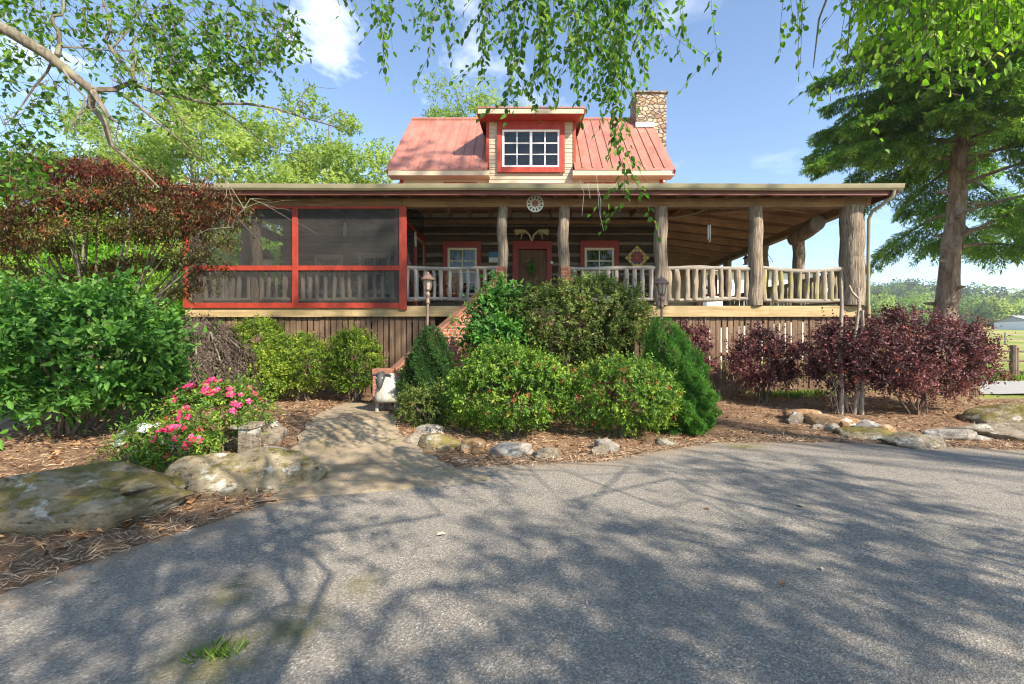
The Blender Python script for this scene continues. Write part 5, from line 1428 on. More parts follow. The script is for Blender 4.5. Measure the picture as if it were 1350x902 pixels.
azalea('pink flowering azalea beside the small stone pedestal', -3.98, 5.75, (1.2, 1.0, .92), 900, 50, 'petal_pink', 1, 'lf_azalea', .05, 3)
azalea('low white flowering azalea at the left foot of the pink one', -4.42, 5.25, (.72, .5, .48), 380, 44, 'petal_white', 1, 'lf_azalea', .05, 5)
azalea('small pink azalea with big blooms just above the long flat boulder', -3.98, 5.12, (.72, .4, .50), 220, 26, 'petal_pink', 1, 'lf_azalea', .06, 9)

# --- trees
def limb_path(a, b, sag=0, wob=.15, n=6, rr=random):
    a = Vector(a); b = Vector(b); L = (b-a).length; pts = []
    for i in range(n+1):
        s = i/n; p = a.lerp(b, s); e = math.sin(math.pi*s)
        pts.append(p+Vector((rr.uniform(-1, 1)*wob*L*.12*e, rr.uniform(-1, 1)*wob*L*.12*e, -sag*e*L*.2+rr.uniform(-1, 1)*wob*L*.06*e)))
    return pts
def tree(name, label, base, h, trunk_r, crown_c, crown_r, ncl, rc, nsprig, nl, L, W, lf, barkm='bark2', group=None, lean=(0, 0), cat='tree', hollow=.35, shape=4, up=.2, seed=1, sl=.25, flat=1.0, clumpy=.5, zcut=None):
    rr = random.Random(seed); bz = base[2]
    t = thing(name, label, cat, base, group)
    top = Vector((crown_c[0], crown_c[1], crown_c[2]+crown_r[2]*.75)); b = Vector(base)
    tp = limb_path(b-Vector((0, 0, .1)), top, 0, .25, 10, rr)
    mb = MB(); mb.tube(tp, [trunk_r*(1-.85*i/10)+.01 for i in range(11)], 12, .12)
    d = rdir(ncl); rad = (hollow+(1-hollow)*rng.random(ncl)**.6)
    Cc = np.array(crown_c)+d*rad[:, None]*np.array(crown_r)
    if zcut is not None: Cc[:, 2] = np.maximum(Cc[:, 2], zcut)
    for c in Cc:
        # leave the trunk lower than the clump
        zt = bz+(c[2]-bz)*rr.uniform(.5, .8); s = min(1, max(.05, (zt-bz)/(top.z-bz))); q = tp[int(s*10)]
        mb.tube(limb_path(q, c, .3, .5, 5, rr), [trunk_r*.28*(1-s*.6)+.008, trunk_r*.22*(1-s*.6)+.006, trunk_r*.15+.004, .012, .008, .004], 5)
    mb.build('trunk', M[barkm], t, smooth=True)
    k = rng.integers(0, ncl, nsprig); dd = rdir(nsprig); rcs = rc*rng.uniform(.6, 1.25, ncl)
    P = Cc[k]+dd*(rcs[k]*rng.random(nsprig)**.45)[:, None]*np.array([1, 1, .72*flat])
    D = nrm(dd*.8+nrm(P-np.array(crown_c))*.5+np.array([0, 0, up])+rng.normal(0, .35, dd.shape))
    LP, LD, LN, idx = sprig(P, D, sl*rng.uniform(.6, 1.4, nsprig), nl, .75)
    LN = LN+np.array([0, 0, .5])
    ct = rng.random(ncl)
    tint = .5+(ct[k][idx]-.5)*clumpy+(rng.random(nsprig)[idx]-.5)*.4+(rng.random(len(idx))-.5)*.4
    sc = rng.uniform(.7, 1.25, len(idx))
    leaf_obj('crown', LP, LD, LN, L*sc, W*sc, M[lf], t, tint, shape=shape)
    return t
def BT(X, Y): return (X, Y, float(hgt(X, Y)))
G1 = None
tree('spring_tree', 'tall pale green tree behind the left end of the porch roof', BT(-10.2, 23), 13.5, .22, (-10.2, 23, 9.2), (3.6, 3, 4.6), 48, 1.05, 4200, 6, .17, .10, 'lf_spring', seed=3, hollow=.3)
tree('spring_tree', 'pale green tree high at the left, behind the dark red maple', BT(-16.5, 22), 14.5, .25, (-16.5, 22, 9.6), (4.2, 3.2, 5.2), 54, 1.15, 4700, 6, .17, .10, 'lf_spring', seed=4, hollow=.3)
tree('spring_tree', 'pale green tree leftmost in the background, above the maple', BT(-22.5, 24), 14, .25, (-22.5, 24, 9.4), (4.2, 3.2, 5.0), 50, 1.15, 4200, 6, .17, .10, 'lf_spring', seed=14, hollow=.3)
tree('spring_tree', 'lower pale green tree close to the left side of the red roof', BT(-7.2, 25), 11, .18, (-7.0, 25, 8.2), (2.6, 2.4, 3.6), 34, .95, 2700, 6, .16, .09, 'lf_spring', seed=5, hollow=.3)
tree('spring_tree', 'thin leafed tree rising behind the roof ridge left of the dormer', BT(-4.6, 27), 17, .2, (-4.3, 27, 13.2), (3.0, 2.4, 4.2), 30, 1.0, 2600, 6, .15, .085, 'lf_spring', seed=6, hollow=.2)
tree('spring_tree', 'bare topped tree with sparse leaves directly behind the dormer', BT(-.9, 29), 17, .18, (-.8, 29, 13.4), (2.6, 2.2, 3.9), 20, .85, 1000, 6, .15, .085, 'lf_spring', seed=7, hollow=.2)
tree('understory_tree', 'bright yellow green tree behind the dark red maple at the left edge', BT(-14.6, 14.5), 6.5, .12, (-14.6, 14.5, 3.9), (2.8, 2.2, 2.7), 30, .85, 2600, 6, .13, .075, 'lf_bright', seed=8, hollow=.3)
tree('understory_tree', 'bright green tree seen through the left end of the screened porch', BT(-10.8, 18.5), 6, .12, (-10.8, 18.5, 3.6), (2.6, 2.2, 2.6), 26, .85, 2200, 6, .13, .075, 'lf_bright', seed=9, hollow=.3)
tree('understory_tree', 'bright green bushy tree low behind the large shrub at the far left', BT(-12.2, 11.3), 4.2, .08, (-12.2, 11.3, 2.2), (2.2, 1.5, 1.7), 22, .7, 1700, 6, .11, .065, 'lf_bright', seed=10, hollow=.3)
tree('understory_tree', 'bright green thicket tree behind the far left corner of the porch', BT(-9.6, 14.2), 4.6, .08, (-9.8, 14.6, 2.2), (1.6, 1.5, 2.1), 18, .7, 1200, 6, .11, .065, 'lf_bright', seed=12, hollow=.3)
# dark red japanese maple: flat layered pads
def maple():
    X, Y = -8.6, 8.9; Z = float(hgt(X, Y))
    t = thing('japanese_maple', 'dark red and bronze japanese maple spreading before the left end of the porch', 'tree', (X, Y, Z))
    pads = []
    for (px, py, Yp, r) in ((20, 215, 8.6, .75), (75, 210, 8.8, .7), (125, 215, 8.6, .7), (180, 235, 8.4, .75), (225, 250, 8.5, .7), (262, 255, 8.3, .62), (300, 265, 8.3, .5), (318, 288, 8.2, .32), (268, 352, 8.7, .36), (248, 390, 8.9, .36), (20, 250, 8.2, .8), (80, 250, 8.2, .75), (140, 258, 8.0, .75), (200, 275, 7.9, .75), (250, 290, 8.0, .65), (290, 300, 8.2, .5),
                            (30, 290, 8.3, .8), (90, 295, 8.0, .8), (150, 300, 8.2, .75), (205, 315, 8.2, .7), (250, 325, 8.5, .55), (20, 330, 8.6, .75), (75, 335, 8.5, .75), (130, 345, 8.8, .7), (180, 350, 8.8, .65), (-20, 240, 8.5, .8), (-25, 300, 8.4, .85), (-20, 350, 8.6, .8),
                            (100, 232, 9.6, .8), (190, 262, 9.6, .8), (40, 300, 9.8, .8), (240, 345, 9.0, .5), (215, 375, 9.2, .45)):
        pads.append((*at(px+U(-20, 20)*(px < 240), py+U(-16, 16), Yp+U(-.3, .3)), r*U(.55, 1.0)))
    rr = random.Random(5); mb = MB(); hub = Vector((X, Y, Z+1.0))
    for k, e in enumerate(((-.06, 0), (.12, .06), (.02, -.1))):
        mb.tube([(X+e[0], Y+e[1], Z-.1), (X+e[0]*2, Y+e[1]*2, Z+.55), hub+Vector((e[0]*4, e[1]*4, 0))], [.10, .08, .065], 10, .15)
    for p in pads:
        c = Vector(p[:3]); m_ = hub.lerp(c, .45)+Vector((rr.uniform(-.15, .15), rr.uniform(-.15, .15), -.15))
        mb.tube([hub+Vector((rr.uniform(-.1, .1), 0, 0)), hub.lerp(m_, .5), m_, m_.lerp(c, .6)+Vector((0, 0, -.05)), c], [.045, .034, .024, .014, .006], 6, .1)
    mb.build('trunk', M['bark2'], t, smooth=True)
    pa = np.array(pads); n = 5600; k = rng.choice(len(pa), n, p=pa[:, 3]**2/(pa[:, 3]**2).sum())
    a = rng.uniform(0, 6.283, n); r = np.sqrt(rng.random(n))
    lump = .72+.38*np.sin(a*3+k*1.7)*np.sin(a*2+k)
    P = pa[k, :3]+np.stack([r*np.cos(a)*pa[k, 3]*lump*1.15, r*np.sin(a)*pa[k, 3]*lump, -.34*r**2*pa[k, 3]+.22*r*np.cos(a-.6)*pa[k, 3]+rng.normal(0, .06, n)+.07*np.sin(r*9+k)], 1)
    D = nrm(np.stack([np.cos(a), np.sin(a), rng.normal(.05, .35, n)], 1)+rng.normal(0, .3, (n, 3)))
    LP, LD, LN, idx = sprig(P, D, .15*rng.uniform(.6, 1.4, n)*np.where(rng.random(n) < .14, 2.6, 1), 7, .85)
    LN = LN*.3+np.array([0, 0, 1.])+rng.normal(0, .3, LN.shape); LD[:, 2] -= .25
    kt = rng.random(len(pa))
    hz = (pa[k, 2]-2.4)/3   # upper growth redder, lower growth greener
    tint = np.clip(.86-.52*hz[idx]+(kt[k][idx]-.5)*.25+(rng.random(n)[idx]-.5)*.4+(rng.random(len(idx))-.5)*.3, 0, .95)
    tint = np.where((rng.random(n) < .03+.05*np.clip(hz, 0, 1))[idx], 1.0, tint)
    leaf_obj('crown', LP, LD, LN, .085*rng.uniform(.7, 1.2, len(idx)), .026, M['lf_maple'], t, tint, shape=4, fold=.12)
maple()
# weeping grey brown dome
def weeping():
    X, Y = -6.45, 8.9; Z = float(hgt(X, Y)); t = thing('weeping_maple', 'low weeping grey brown dome of fine foliage left of the yellow green bushes', 'shrub', (X, Y, Z))
    n = 3000; a = rng.uniform(0, 6.283, n); u = rng.random(n)
    r = .98*np.sqrt(u)*(1+.22*np.sin(a*7)*np.sin(a*3+1)); z = Z+.35+1.55*np.sqrt(np.maximum(0, 1-u))*(.6+.3*rng.random(n)+.16*np.sin(a*6+u*9))
    P = np.stack([X+r*np.cos(a)*.85, Y+r*np.sin(a)*.8, z], 1)
    D = nrm(np.stack([np.cos(a)*.6, np.sin(a)*.6, -.9+.0*a], 1)+rng.normal(0, .2, (n, 3)))
    LP, LD, LN, idx = sprig(P, D, .22*rng.uniform(.6, 1.4, n), 7, .5)
    LN = np.stack([np.cos(a)[idx], np.sin(a)[idx], np.full(len(idx), .6)], 1)+rng.normal(0, .3, (len(idx), 3))
    leaf_obj('crown', LP, LD, LN, .085, .018, M['lf_weep'], t, rng.random(n)[idx]*.6+rng.random(len(idx))*.35, shape=4)
    mb = MB(); rr = random.Random(2)
    for i in range(12):
        an = i*.52; e = Vector((X+.75*math.cos(an), Y+.7*math.sin(an), Z+.9+.3*rr.random()))
        mb.tube([(X, Y, Z-.05), (X+.1*math.cos(an), Y+.1*math.sin(an), Z+.8), (X+.4*math.cos(an), Y+.4*math.sin(an), Z+1.5), e], [.05, .04, .025, .01], 6, .1)
    mb.build('trunk', M['bark2'], t, smooth=True)
weeping()
# big conifer at the right
def conifer():
    X, Y = 12.25, 13.6; Z = float(hgt(X, Y)); H = 20
    t = thing('hemlock_tree', 'tall dark feathery conifer with stout trunk right of the house', 'conifer', (X, Y, Z))
    tx = lambda z: X-.1+.095*z
    mb = MB(); m_ = 40
    mb.tube([(tx(H*i/m_-.0)+.03*math.sin(i*1.3), Y, Z-.1+H*i/m_) for i in range(m_+1)], [(.40*math.exp(-i*1.2)*.5+.295*(1-.95*i/m_)+.01)*(1+.07*math.sin(i*2.3)*math.sin(i*.9+1)) for i in range(m_+1)], 20, .22)
    rr = random.Random(14)
    for i in range(12):
        z_ = Z+2.2+i*.42; a_ = i*2.4; r_ = .30; q_ = Vector((tx(z_), Y, z_)); d_ = Vector((math.cos(a_), math.sin(a_), .1))
        mb.tube([q_+d_*(r_-.06), q_+d_*(r_+.02), q_+d_*(r_+rr.uniform(.05, .3))], [.085, .055, .022], 8, .2)
    nb = 136; rr = random.Random(4); Pt, Dt, It, Lt = [], [], [], []
    for i in range(nb):
        z = Z+4.3+(H-4.9)*(i/nb)**1.05; a = i*2.39996+rr.uniform(-.3, .3)
        if math.cos(a) < .05 and z < Z+7.0: z += 2.7
        f = (z-Z-3.0)/(H-3.0); L = (4.7*(1-max(0, f))**.45+.2)*rr.uniform(.72, 1.08)*(.75 if z < Z+4.6 else 1)
        if math.cos(a) < -.3 and z > Z+5: L *= 1.0
        b = Vector((tx(z), Y, z)); d = Vector((math.cos(a), math.sin(a), 0)); pts = []
        rise = rr.uniform(.0, .30); droop = rr.uniform(.24, .46)
        for s in np.linspace(0, 1, 8): pts.append(b+d*(L*s)+Vector((0, 0, L*(rise*s*1.6-droop*s*s))))
        mb.tube(pts, [.055*(1-f*.6)*(1-.9*s)+.006 for s in np.linspace(0, 1, 8)], 6, .1)
        sd = Vector((-d.y, d.x, 0)); nt_ = int(21*L/2.2)+6
        for j in range(nt_):
            s = .22+.78*(j+rr.random())/nt_
            q = pts[min(7, int(s*7))].lerp(pts[min(7, int(s*7)+1)], s*7-int(s*7))
            side = 1 if j % 2 else -1
            tl = (.95*(1-s)+.36)*rr.uniform(.7, 1.2)*(.5+.5*min(1, L/3))
            dv_ = (d*.65+sd*side*.9+Vector((0, 0, -.38+rr.uniform(-.35, .2)))).normalized()
            Pt.append(q); Dt.append(dv_); Lt.append(tl); It.append(i)
            if rr.random() < .35: # a few hang from under the limb
                Pt.append(q-Vector((0, 0, .05))); Dt.append((d*.5+sd*side*.3+Vector((0, 0, -.8))).normalized()); Lt.append(tl*.7); It.append(i)
    mb.build('trunk', M['bark'], t, smooth=True)
    P = np.array(Pt); D = np.array(Dt); Lg = np.array(Lt); n = len(P); It = np.array(It)
    # every twig carries flat sprays: side shoots with needles
    ns = 9; j = np.arange(ns); tpos = (j+.7)/ns
    S_ = nrm(np.cross(D, np.array([0, 0, 1.]))); sidev = np.where(j % 2, 1., -1.)
    PP = P[:, None]+D[:, None]*(Lg[:, None]*tpos[None])[..., None]+np.stack([np.zeros((n, ns)), np.zeros((n, ns)), -(Lg[:, None]*.22*tpos[None]**2)], -1)
    DD = nrm(D[:, None]*.75+S_[:, None]*sidev[None, :, None]*.75+rng.normal(0, .16, (n, ns, 3))+np.array([0, 0, -.15]))
    LL = (Lg[:, None]*.42*(1.1-tpos[None]))
    PP = PP.reshape(-1, 3); DD = DD.reshape(-1, 3); LL = LL.reshape(-1)
    LP, LD, LN, idx = sprig(PP, DD, LL, 7, .55, golden=math.pi)
    LN = LN*.25+np.array([0, 0, 1.])+rng.normal(0, .25, LN.shape)
    bt = rng.random(len(P))
    tw = np.repeat(np.arange(n), ns)[idx]
    tip = np.tile(np.arange(7), len(PP))/6*.2+np.tile(np.repeat(tpos, 7), n)*.25
    tint = np.clip(.12+tip+(bt[tw])*.45+(rng.random(len(idx))-.5)*.3, 0, 1)
    leaf_obj('crown', LP, LD, LN, rng.uniform(.11, .18, len(idx)), .032, M['lf_hemlock'], t, tint, shape=4, fold=.08)
conifer()
# ================================================================== OVERHANGING BIRCHES
def strands(specs, step=.045, L=.055, W=.033, seed=1):
    """pendulous leafy shoots: specs = (x, y, ztop, zend, sway)"""
    rr = np.random.default_rng(seed); P, D, Nn, tw = [], [], [], MB()
    for (x, y, z0, z1, sw) in specs:
        n = max(3, int((z0-z1)/step)); ph = rr.uniform(0, 6.28); ax, ay = sw if isinstance(sw, tuple) else (rr.uniform(-1, 1)*sw, rr.uniform(-1, 1)*sw)
        pts = []
        for i in range(n+1):
            s = i/n; pts.append(np.array([x+ax*s+.03*math.sin(ph+s*5), y+ay*s+.03*math.cos(ph+s*4), z0+(z1-z0)*s]))
        tw.tube([tuple(p) for p in pts[::max(1, n//7)]+[pts[-1]]], .0015, 3, caps=False)
        for i in range(n+1):
            if rr.random() < .12: continue
            for _ in range(1 if rr.random() < .6 else 2):
                a = rr.uniform(0, 6.28); dn = rr.uniform(.35, 1.1)
                side = np.array([math.cos(a), math.sin(a), 0])
                P.append(pts[i]+side*.006+np.array([0, 0, rr.uniform(-.02, .02)])); D.append(side*.75+np.array([0, 0, -dn])); Nn.append(side*rr.uniform(-.2, 1)+np.array([rr.normal()*.6, rr.normal()*.6, .6]))
            if rr.random() < .16 and i > 2: # short side shoot
                a = rr.uniform(0, 6.28); side = np.array([math.cos(a), math.sin(a), -.5]); q = pts[i]
                for k in range(rr.integers(3, 7)):
                    q = q+side*.045+np.array([0, 0, -.008*k]); b = rr.uniform(0, 6.28); s2 = np.array([math.cos(b), math.sin(b), 0])
                    P.append(q); D.append(side*.5+s2*.6+np.array([0, 0, -.5])); Nn.append(s2+np.array([rr.normal()*.5, rr.normal()*.5, .6]))
                tw.tube([tuple(pts[i]), tuple(q)], .0016, 3, caps=False)
    return np.array(P), np.array(D), np.array(Nn), tw
def birch(label, base, r, fork_z, limbs, crown, ncl, rc, nsp, spec, lf, seed, lshade=(.12, .08)):
    rr = random.Random(seed); t = thing('birch_tree', label, 'tree', base)
    mb = MB(); b = Vector(base); fk = Vector((base[0]+rr.uniform(-.2, .2), base[1]+rr.uniform(-.2, .2), fork_z))
    mb.tube(limb_path(b-Vector((0, 0, .1)), fk, 0, .2, 6, rr), [r, r*.93, r*.88, r*.84, r*.8, r*.76, r*.7], 14, .12)
    tops = []
    for (e, rad) in limbs:
        pts = limb_path(fk, e, -.5, 1.3, 9, rr); mb.tube(pts, [rad*(1-.85*i/9)+.006 for i in range(10)], 8, .12); tops.append(pts)
    cc, cr = crown; d = rdir(ncl); Cc = np.array(cc)+d*(.25+.75*rng.random(ncl)**.5)[:, None]*np.array(cr)
    for c in Cc:
        best = min((p for pts in tops for p in pts[2:]), key=lambda p: (p-Vector(c)).length)
        mb.tube(limb_path(best, c, .2, .5, 4, rr), [.016, .012, .009, .006, .004], 5)
    for (x, y, z0, z1, sw) in spec[::3]:
        best = min((p for pts in tops for p in pts[3:]), key=lambda p: (p-Vector((x, y, z0))).length)
        mb.tube(limb_path(best, (x, y, z0), -.3, .4, 4, rr), [.014, .011, .008, .006, .003], 5)
    mb.build('trunk', M['bark2'], t, smooth=True)
    k = rng.integers(0, ncl, nsp); dd = rdir(nsp)
    P = Cc[k]+dd*(rc*rng.random(nsp)**.6)[:, None]; D = nrm(dd+np.array([0, 0, -.3])+rng.normal(0, .4, dd.shape))
    LP, LD, LN, idx = sprig(P, D, .35, 6, .8); LN = LN+np.array([0, 0, .6])
    leaf_obj('crown', LP, LD, LN, lshade[0], lshade[1], M[lf], t, rng.random(len(idx)), shape=4)
    P, D, Nn, tw = strands(spec, seed=seed)
    n = len(P); LS = .86 if lf == 'lf_birch' else .66
    leaf_obj('hanging_leaves', P, D, Nn, LS*.074*rng.uniform(.65, 1.15, n), LS*.046*rng.uniform(.7, 1.1, n), M[lf], t, rng.random(n), fold=.12, curl=.2)
    tw.build('twigs', M['twig'], t)
    return t
rs_ = np.random.default_rng(21)
ENV = ([430, 448, 470, 482, 492, 505, 520, 535, 552, 575, 590, 605, 620, 640, 660, 680, 700, 715, 730, 745, 760, 775, 790, 805, 820, 832, 838, 862, 875, 890, 905, 920, 945], [12, 25, 20, 5, 40, 98, 80, 40, 78, 70, 30, 45, 110, 130, 125, 165, 120, 160, 120, 130, 135, 140, 165, 215, 225, 150, 112, 112, 108, 100, 95, 40, 95])
spec = []
for k in range(150):
    px = rs_.uniform(432, 950); y_ = rs_.uniform(3.1, 4.3)
    dens = np.interp(px, [430, 500, 560, 620, 680, 720, 780, 860, 900, 950], [.2, .28, .28, .28, .4, .72, .85, .7, .25, .12])
    if rs_.random() > dens: continue
    env = np.interp(px, *ENV)
    pe = env*(rs_.random()**.55)
    if px > 790 and pe > 165 and rs_.random() < .62: pe *= .6
    x, _, zend = at(px, pe, y_); spec.append((x, y_, U(4.5, 5.0), zend, .12))
for px, pe, y_ in ((815, 205, 3.9), (505, 96, 3.5), (512, 80, 3.6), (940, 92, 3.5), (568, 74, 3.6), (680, 165, 3.5), (688, 150, 3.6), (708, 158, 3.6)):
    x, _, zend = at(px, pe, y_); spec.append((x, y_, 4.7, zend, .04))
for px, p0, dpx, pe in ((805, 120, 20, 268), (800, 130, 58, 282), (812, 140, 40, 238), (808, 100, 8, 215)):
    x, _, zt_ = at(px, p0, 3.7); x2, _, zend = at(px+dpx, pe, 3.7); spec.append((x, 3.7, zt_, zend, (x2-x, .03)))
    spec.append((x, 3.7, 4.8, zt_, .02))
birch('birch overhead with drooping leafy shoots across the top of the roof and dormer', B(2.7, -3.6), .22, 2.6,
      [((-1.4, 3.2, 5.1), .02), ((.2, 3.9, 5.2), .022), ((1.2, 3.6, 5.2), .02), ((-2.2, .5, 6.2), .03), ((4.6, -2.2, 7.4), .05), ((7.2, -3.6, 7.4), .06), ((5.0, -5.0, 7.2), .05)],
      ((5.4, -3.6, 7.2), (3.9, 2.7, 1.4)), 17, .72, 1150, spec, 'lf_birch', 31)
spec = []
for k in range(130):
    px = rs_.uniform(1112, 1420); y_ = rs_.uniform(2.1, 2.9)
    env = np.interp(px, [1112, 1130, 1160, 1190, 1210, 1240, 1260, 1290, 1310, 1350, 1420], [25, 40, 60, 75, 110, 100, 70, 60, 65, 50, 40])
    x, _, zend = at(px, env*rs_.random()**.5, y_); spec.append((x, y_, U(3.75, 4.15), zend, .10))
for px, pe in ((1032, 70), (1046, 40), (1060, 45), (1052, 25), (1068, 12)):
    x, _, zend = at(px, pe, 2.6); spec.append((x, 2.6, 4.0, zend, .03))
for px, p0, pe in ((1072, 90, 150), (1085, 75, 130), (1100, 80, 132), (1116, 85, 140), (1128, 95, 130), (1108, 60, 110)):
    x, _, zend = at(px, pe, 2.8); spec.append((x, 2.8, at(px, p0, 2.8)[2], zend, .03))
birch('birch overhead with sunlit bright green shoots before the conifer at upper right', B(9.6, -2.2), .2, 2.6,
      [((1.9, 2.5, 4.25), .016), ((2.6, 2.6, 4.25), .016), ((3.4, 2.4, 4.3), .016), ((4.5, 1.6, 4.8), .018), ((9.8, -4.2, 7.6), .05), ((13, -3.8, 7.6), .06), ((8, -4.8, 7.6), .055)],
      ((11.0, -4.0, 7.4), (4.6, 2.3, 1.5)), 17, .76, 1050, spec, 'lf_bright', 37)
# --- near tree at the left whose limb crosses the upper left corner
def left_tree():
    X, Y = -7.6, 2.2; Z = float(hgt(X, Y)); t = thing('shade_tree', 'tree at the left edge whose long crooked limb reaches across the upper left sky', 'tree', (X, Y, Z))
    mb = MB(); fk = Vector((X+.3, Y+.2, 2.6))
    mb.tube(limb_path((X, Y, Z-.1), fk, 0, .2, 5), [.24, .21, .2, .19, .18, .17], 14, .12)
    mb.tube(limb_path(fk, (X-.5, Y-.5, 8), 0, .2, 6), [.15, .13, .11, .09, .06, .04, .02], 10, .12)
    def pth(l): return [at(*q) for q in l]
    m0 = [tuple(fk), (-5.6, 2.9, 3.5)]+pth([(0, 35, 3.3), (30, 52, 3.32), (62, 72, 3.35), (92, 96, 3.4), (122, 120, 3.45)])
    mb.tube(m0, [.10, .066, .046, .041, .037, .033, .029], 10, .14)
    br = [([(122, 120, 3.45), (120, 140, 3.5), (138, 160, 3.5), (146, 190, 3.55), (163, 205, 3.6), (190, 228, 3.65), (210, 248, 3.7)], .026),
          ([(122, 120, 3.45), (133, 138, 3.4), (144, 155, 3.4), (157, 163, 3.35)], .024),
          ([(122, 118, 3.45), (150, 118, 3.55), (172, 109, 3.6), (200, 120, 3.7), (240, 128, 3.8), (278, 137, 3.9), (325, 137, 4.0), (360, 142, 4.1), (400, 155, 4.2), (445, 168, 4.3)], .021),
          ([(150, 118, 3.55), (185, 142, 3.7), (225, 175, 3.8), (265, 210, 3.95), (300, 240, 4.05), (322, 275, 4.1)], .012),
          ([(278, 137, 3.9), (310, 157, 4.0), (340, 182, 4.05), (370, 198, 4.1), (405, 203, 4.2)], .008),
          ([(200, 120, 3.7), (225, 135, 3.75), (240, 160, 3.75), (245, 185, 3.8)], .008),
          ([(70, 78, 3.35), (62, 95, 3.4), (45, 115, 3.4), (32, 135, 3.4), (18, 155, 3.4), (5, 165, 3.4)], .010),
          ([(78, 84, 3.37), (95, 110, 3.35), (112, 128, 3.4), (108, 145, 3.4), (98, 162, 3.4)], .010),
          ([(75, 74, 3.38), (79, 60, 3.5), (77, 42, 3.5), (69, 30, 3.45), (70, 21, 3.45), (82, 20, 3.45), (84, 8, 3.45), (82, -20, 3.45)], .019),
          ([(178, 108, 3.6), (172, 95, 3.6), (160, 82, 3.55), (150, 70, 3.5), (139, 53, 3.5), (145, 40, 3.5), (145, 22, 3.5), (136, 3, 3.5), (130, -25, 3.5)], .017),
          ([(176, 104, 3.62), (176, 80, 3.65), (175, 60, 3.7), (190, 30, 3.7), (196, 22, 3.7)], .008),
          ([(75, 62, 3.5), (110, 63, 3.5), (145, 67, 3.55), (178, 66, 3.6)], .008),
          ([(400, 155, 4.2), (398, 125, 4.2), (410, 112, 4.2)], .005), ([(385, 150, 4.15), (395, 132, 4.2), (405, 140, 4.2)], .004), ([(420, 162, 4.25), (440, 150, 4.3), (450, 148, 4.3)], .005),
          ([(145, 67, 3.55), (170, 40, 3.6), (190, 5, 3.6), (205, -20, 3.6)], .007), ([(210, 60, 3.9), (230, 80, 3.9), (250, 95, 3.95)], .005),
          ([(322, 275, 4.1), (330, 262, 4.1), (345, 268, 4.1), (365, 275, 4.1)], .005), ([(322, 275, 4.1), (312, 285, 4.1), (305, 300, 4.1)], .004)]
    rr = random.Random(8); ends = []
    for l, r in br:
        p = pth(l); n = len(p); mb.tube(p, [max(.0025, r*(1-.72*i/(n-1))) for i in range(n)], 7, .16)
        for q in p[1:]: ends.append(np.array(q))
    # fine side twigs
    for e in list(ends):
        for _ in range(1 if rr.random() < .75 else 2):
            d = Vector((rr.uniform(-.4, 1), rr.uniform(-.6, .6), rr.uniform(-.8, .5))).normalized()*.07; q = Vector(e); tp_ = [q]
            for _k in range(rr.randint(2, 5)):
                d = d+Vector((rr.uniform(-.035, .035), rr.uniform(-.03, .03), rr.uniform(-.035, .025))); q = q+d; tp_.append(q)
            mb.tube(tp_, [.0032-.0022*i/(len(tp_)-1) for i in range(len(tp_))], 4, caps=False)
    mb.build('trunk', M['bark2'], t, smooth=True)
    # leaves in clusters, thick at the upper left and hanging at the upper middle
    Pc = []; rl = np.random.default_rng(12)
    for k in range(460):
        px = rl.uniform(-60, 240); py = rl.uniform(-40, 165); 
        if rl.random() > np.interp(px, [-60, 60, 160, 240], [1, .85, .5, .3])*np.interp(py, [-40, 60, 110, 165], [1, .8, .6, .25]): continue
        Pc.append(at(px, py, rl.uniform(3.3, 4.6)))
    for k in range(250):
        px = rl.uniform(195, 385); lim = np.interp(px, [195, 240, 280, 320, 350, 380], [60, 100, 125, 110, 90, 55]); py = lim*rl.random()**.8
        if py < np.interp(px, [195, 260, 385], [10, 0, -20]): continue
        Pc.append(at(px, py, rl.uniform(3.5, 4.3)))
    for k in range(70):
        px = rl.uniform(-10, 70); py = rl.uniform(165, 250); Pc.append(at(px, py, rl.uniform(3.6, 4.6)))
    Pc = np.array(Pc); n = len(Pc); D = nrm(rl.normal(0, .6, (n, 3))+np.array([0, 0, -.8]))
    LP, LD, LN, idx = sprig(Pc, D, .20*rl.uniform(.6, 1.4, n), 6, .8); LD[:, 2] -= .3
    leaf_obj('near_leaves', LP, LD, LN, .058*rl.uniform(.7, 1.2, len(idx)), .034, M['lf_birch'], t, rl.random(len(idx)), fold=.12, curl=.2)
    tw = MB()
    for p, d in zip(Pc, D): tw.tube([tuple(p-d*.12), tuple(p+d*.2)], .002, 3, caps=False)
    tw.build('twigs', M['twig'], t)
    # upper crown out of the picture
    ncl = 26; d = rdir(ncl); Cc = np.array([-6.6, 0.2, 7.4])+d*np.array([2.6, 2.6, 1.6])*(.4+.6*rng.random(ncl))[:, None]
    n = 1300; k = rng.integers(0, ncl, n); dd = rdir(n); P = Cc[k]+dd*(.8*rng.random(n)**.45)[:, None]
    LP, LD, LN, idx = sprig(P, nrm(dd+rng.normal(0, .3, dd.shape)), .3, 6, .8)
    leaf_obj('crown', LP, LD, LN+np.array([0, 0, .5]), .11, .07, M['lf_birch'], t, rng.random(len(idx)), shape=4)
left_tree()
# tall open trees behind the drive that throw dappled shade on the house
def tall(label, X, Y, c, r, ncl, nsp, seed):
    tree('tall_tree', label, B(X, Y), 24, .17, c, r, ncl, 1.2, nsp, 6, .22, .14, 'lf_birch', seed=seed, hollow=.2)
tall('tall open crowned tree right of the drive, the taller one', 20.5, -6, (12.8, -3.6, 24.2), (2.8, 2.2, 2.6), 20, 270, 41)
tall('tall open crowned tree right of the drive, the shorter one', 25.0, -9, (17.0, -7.2, 22), (6.0, 2.2, 2.2), 24, 560, 43)

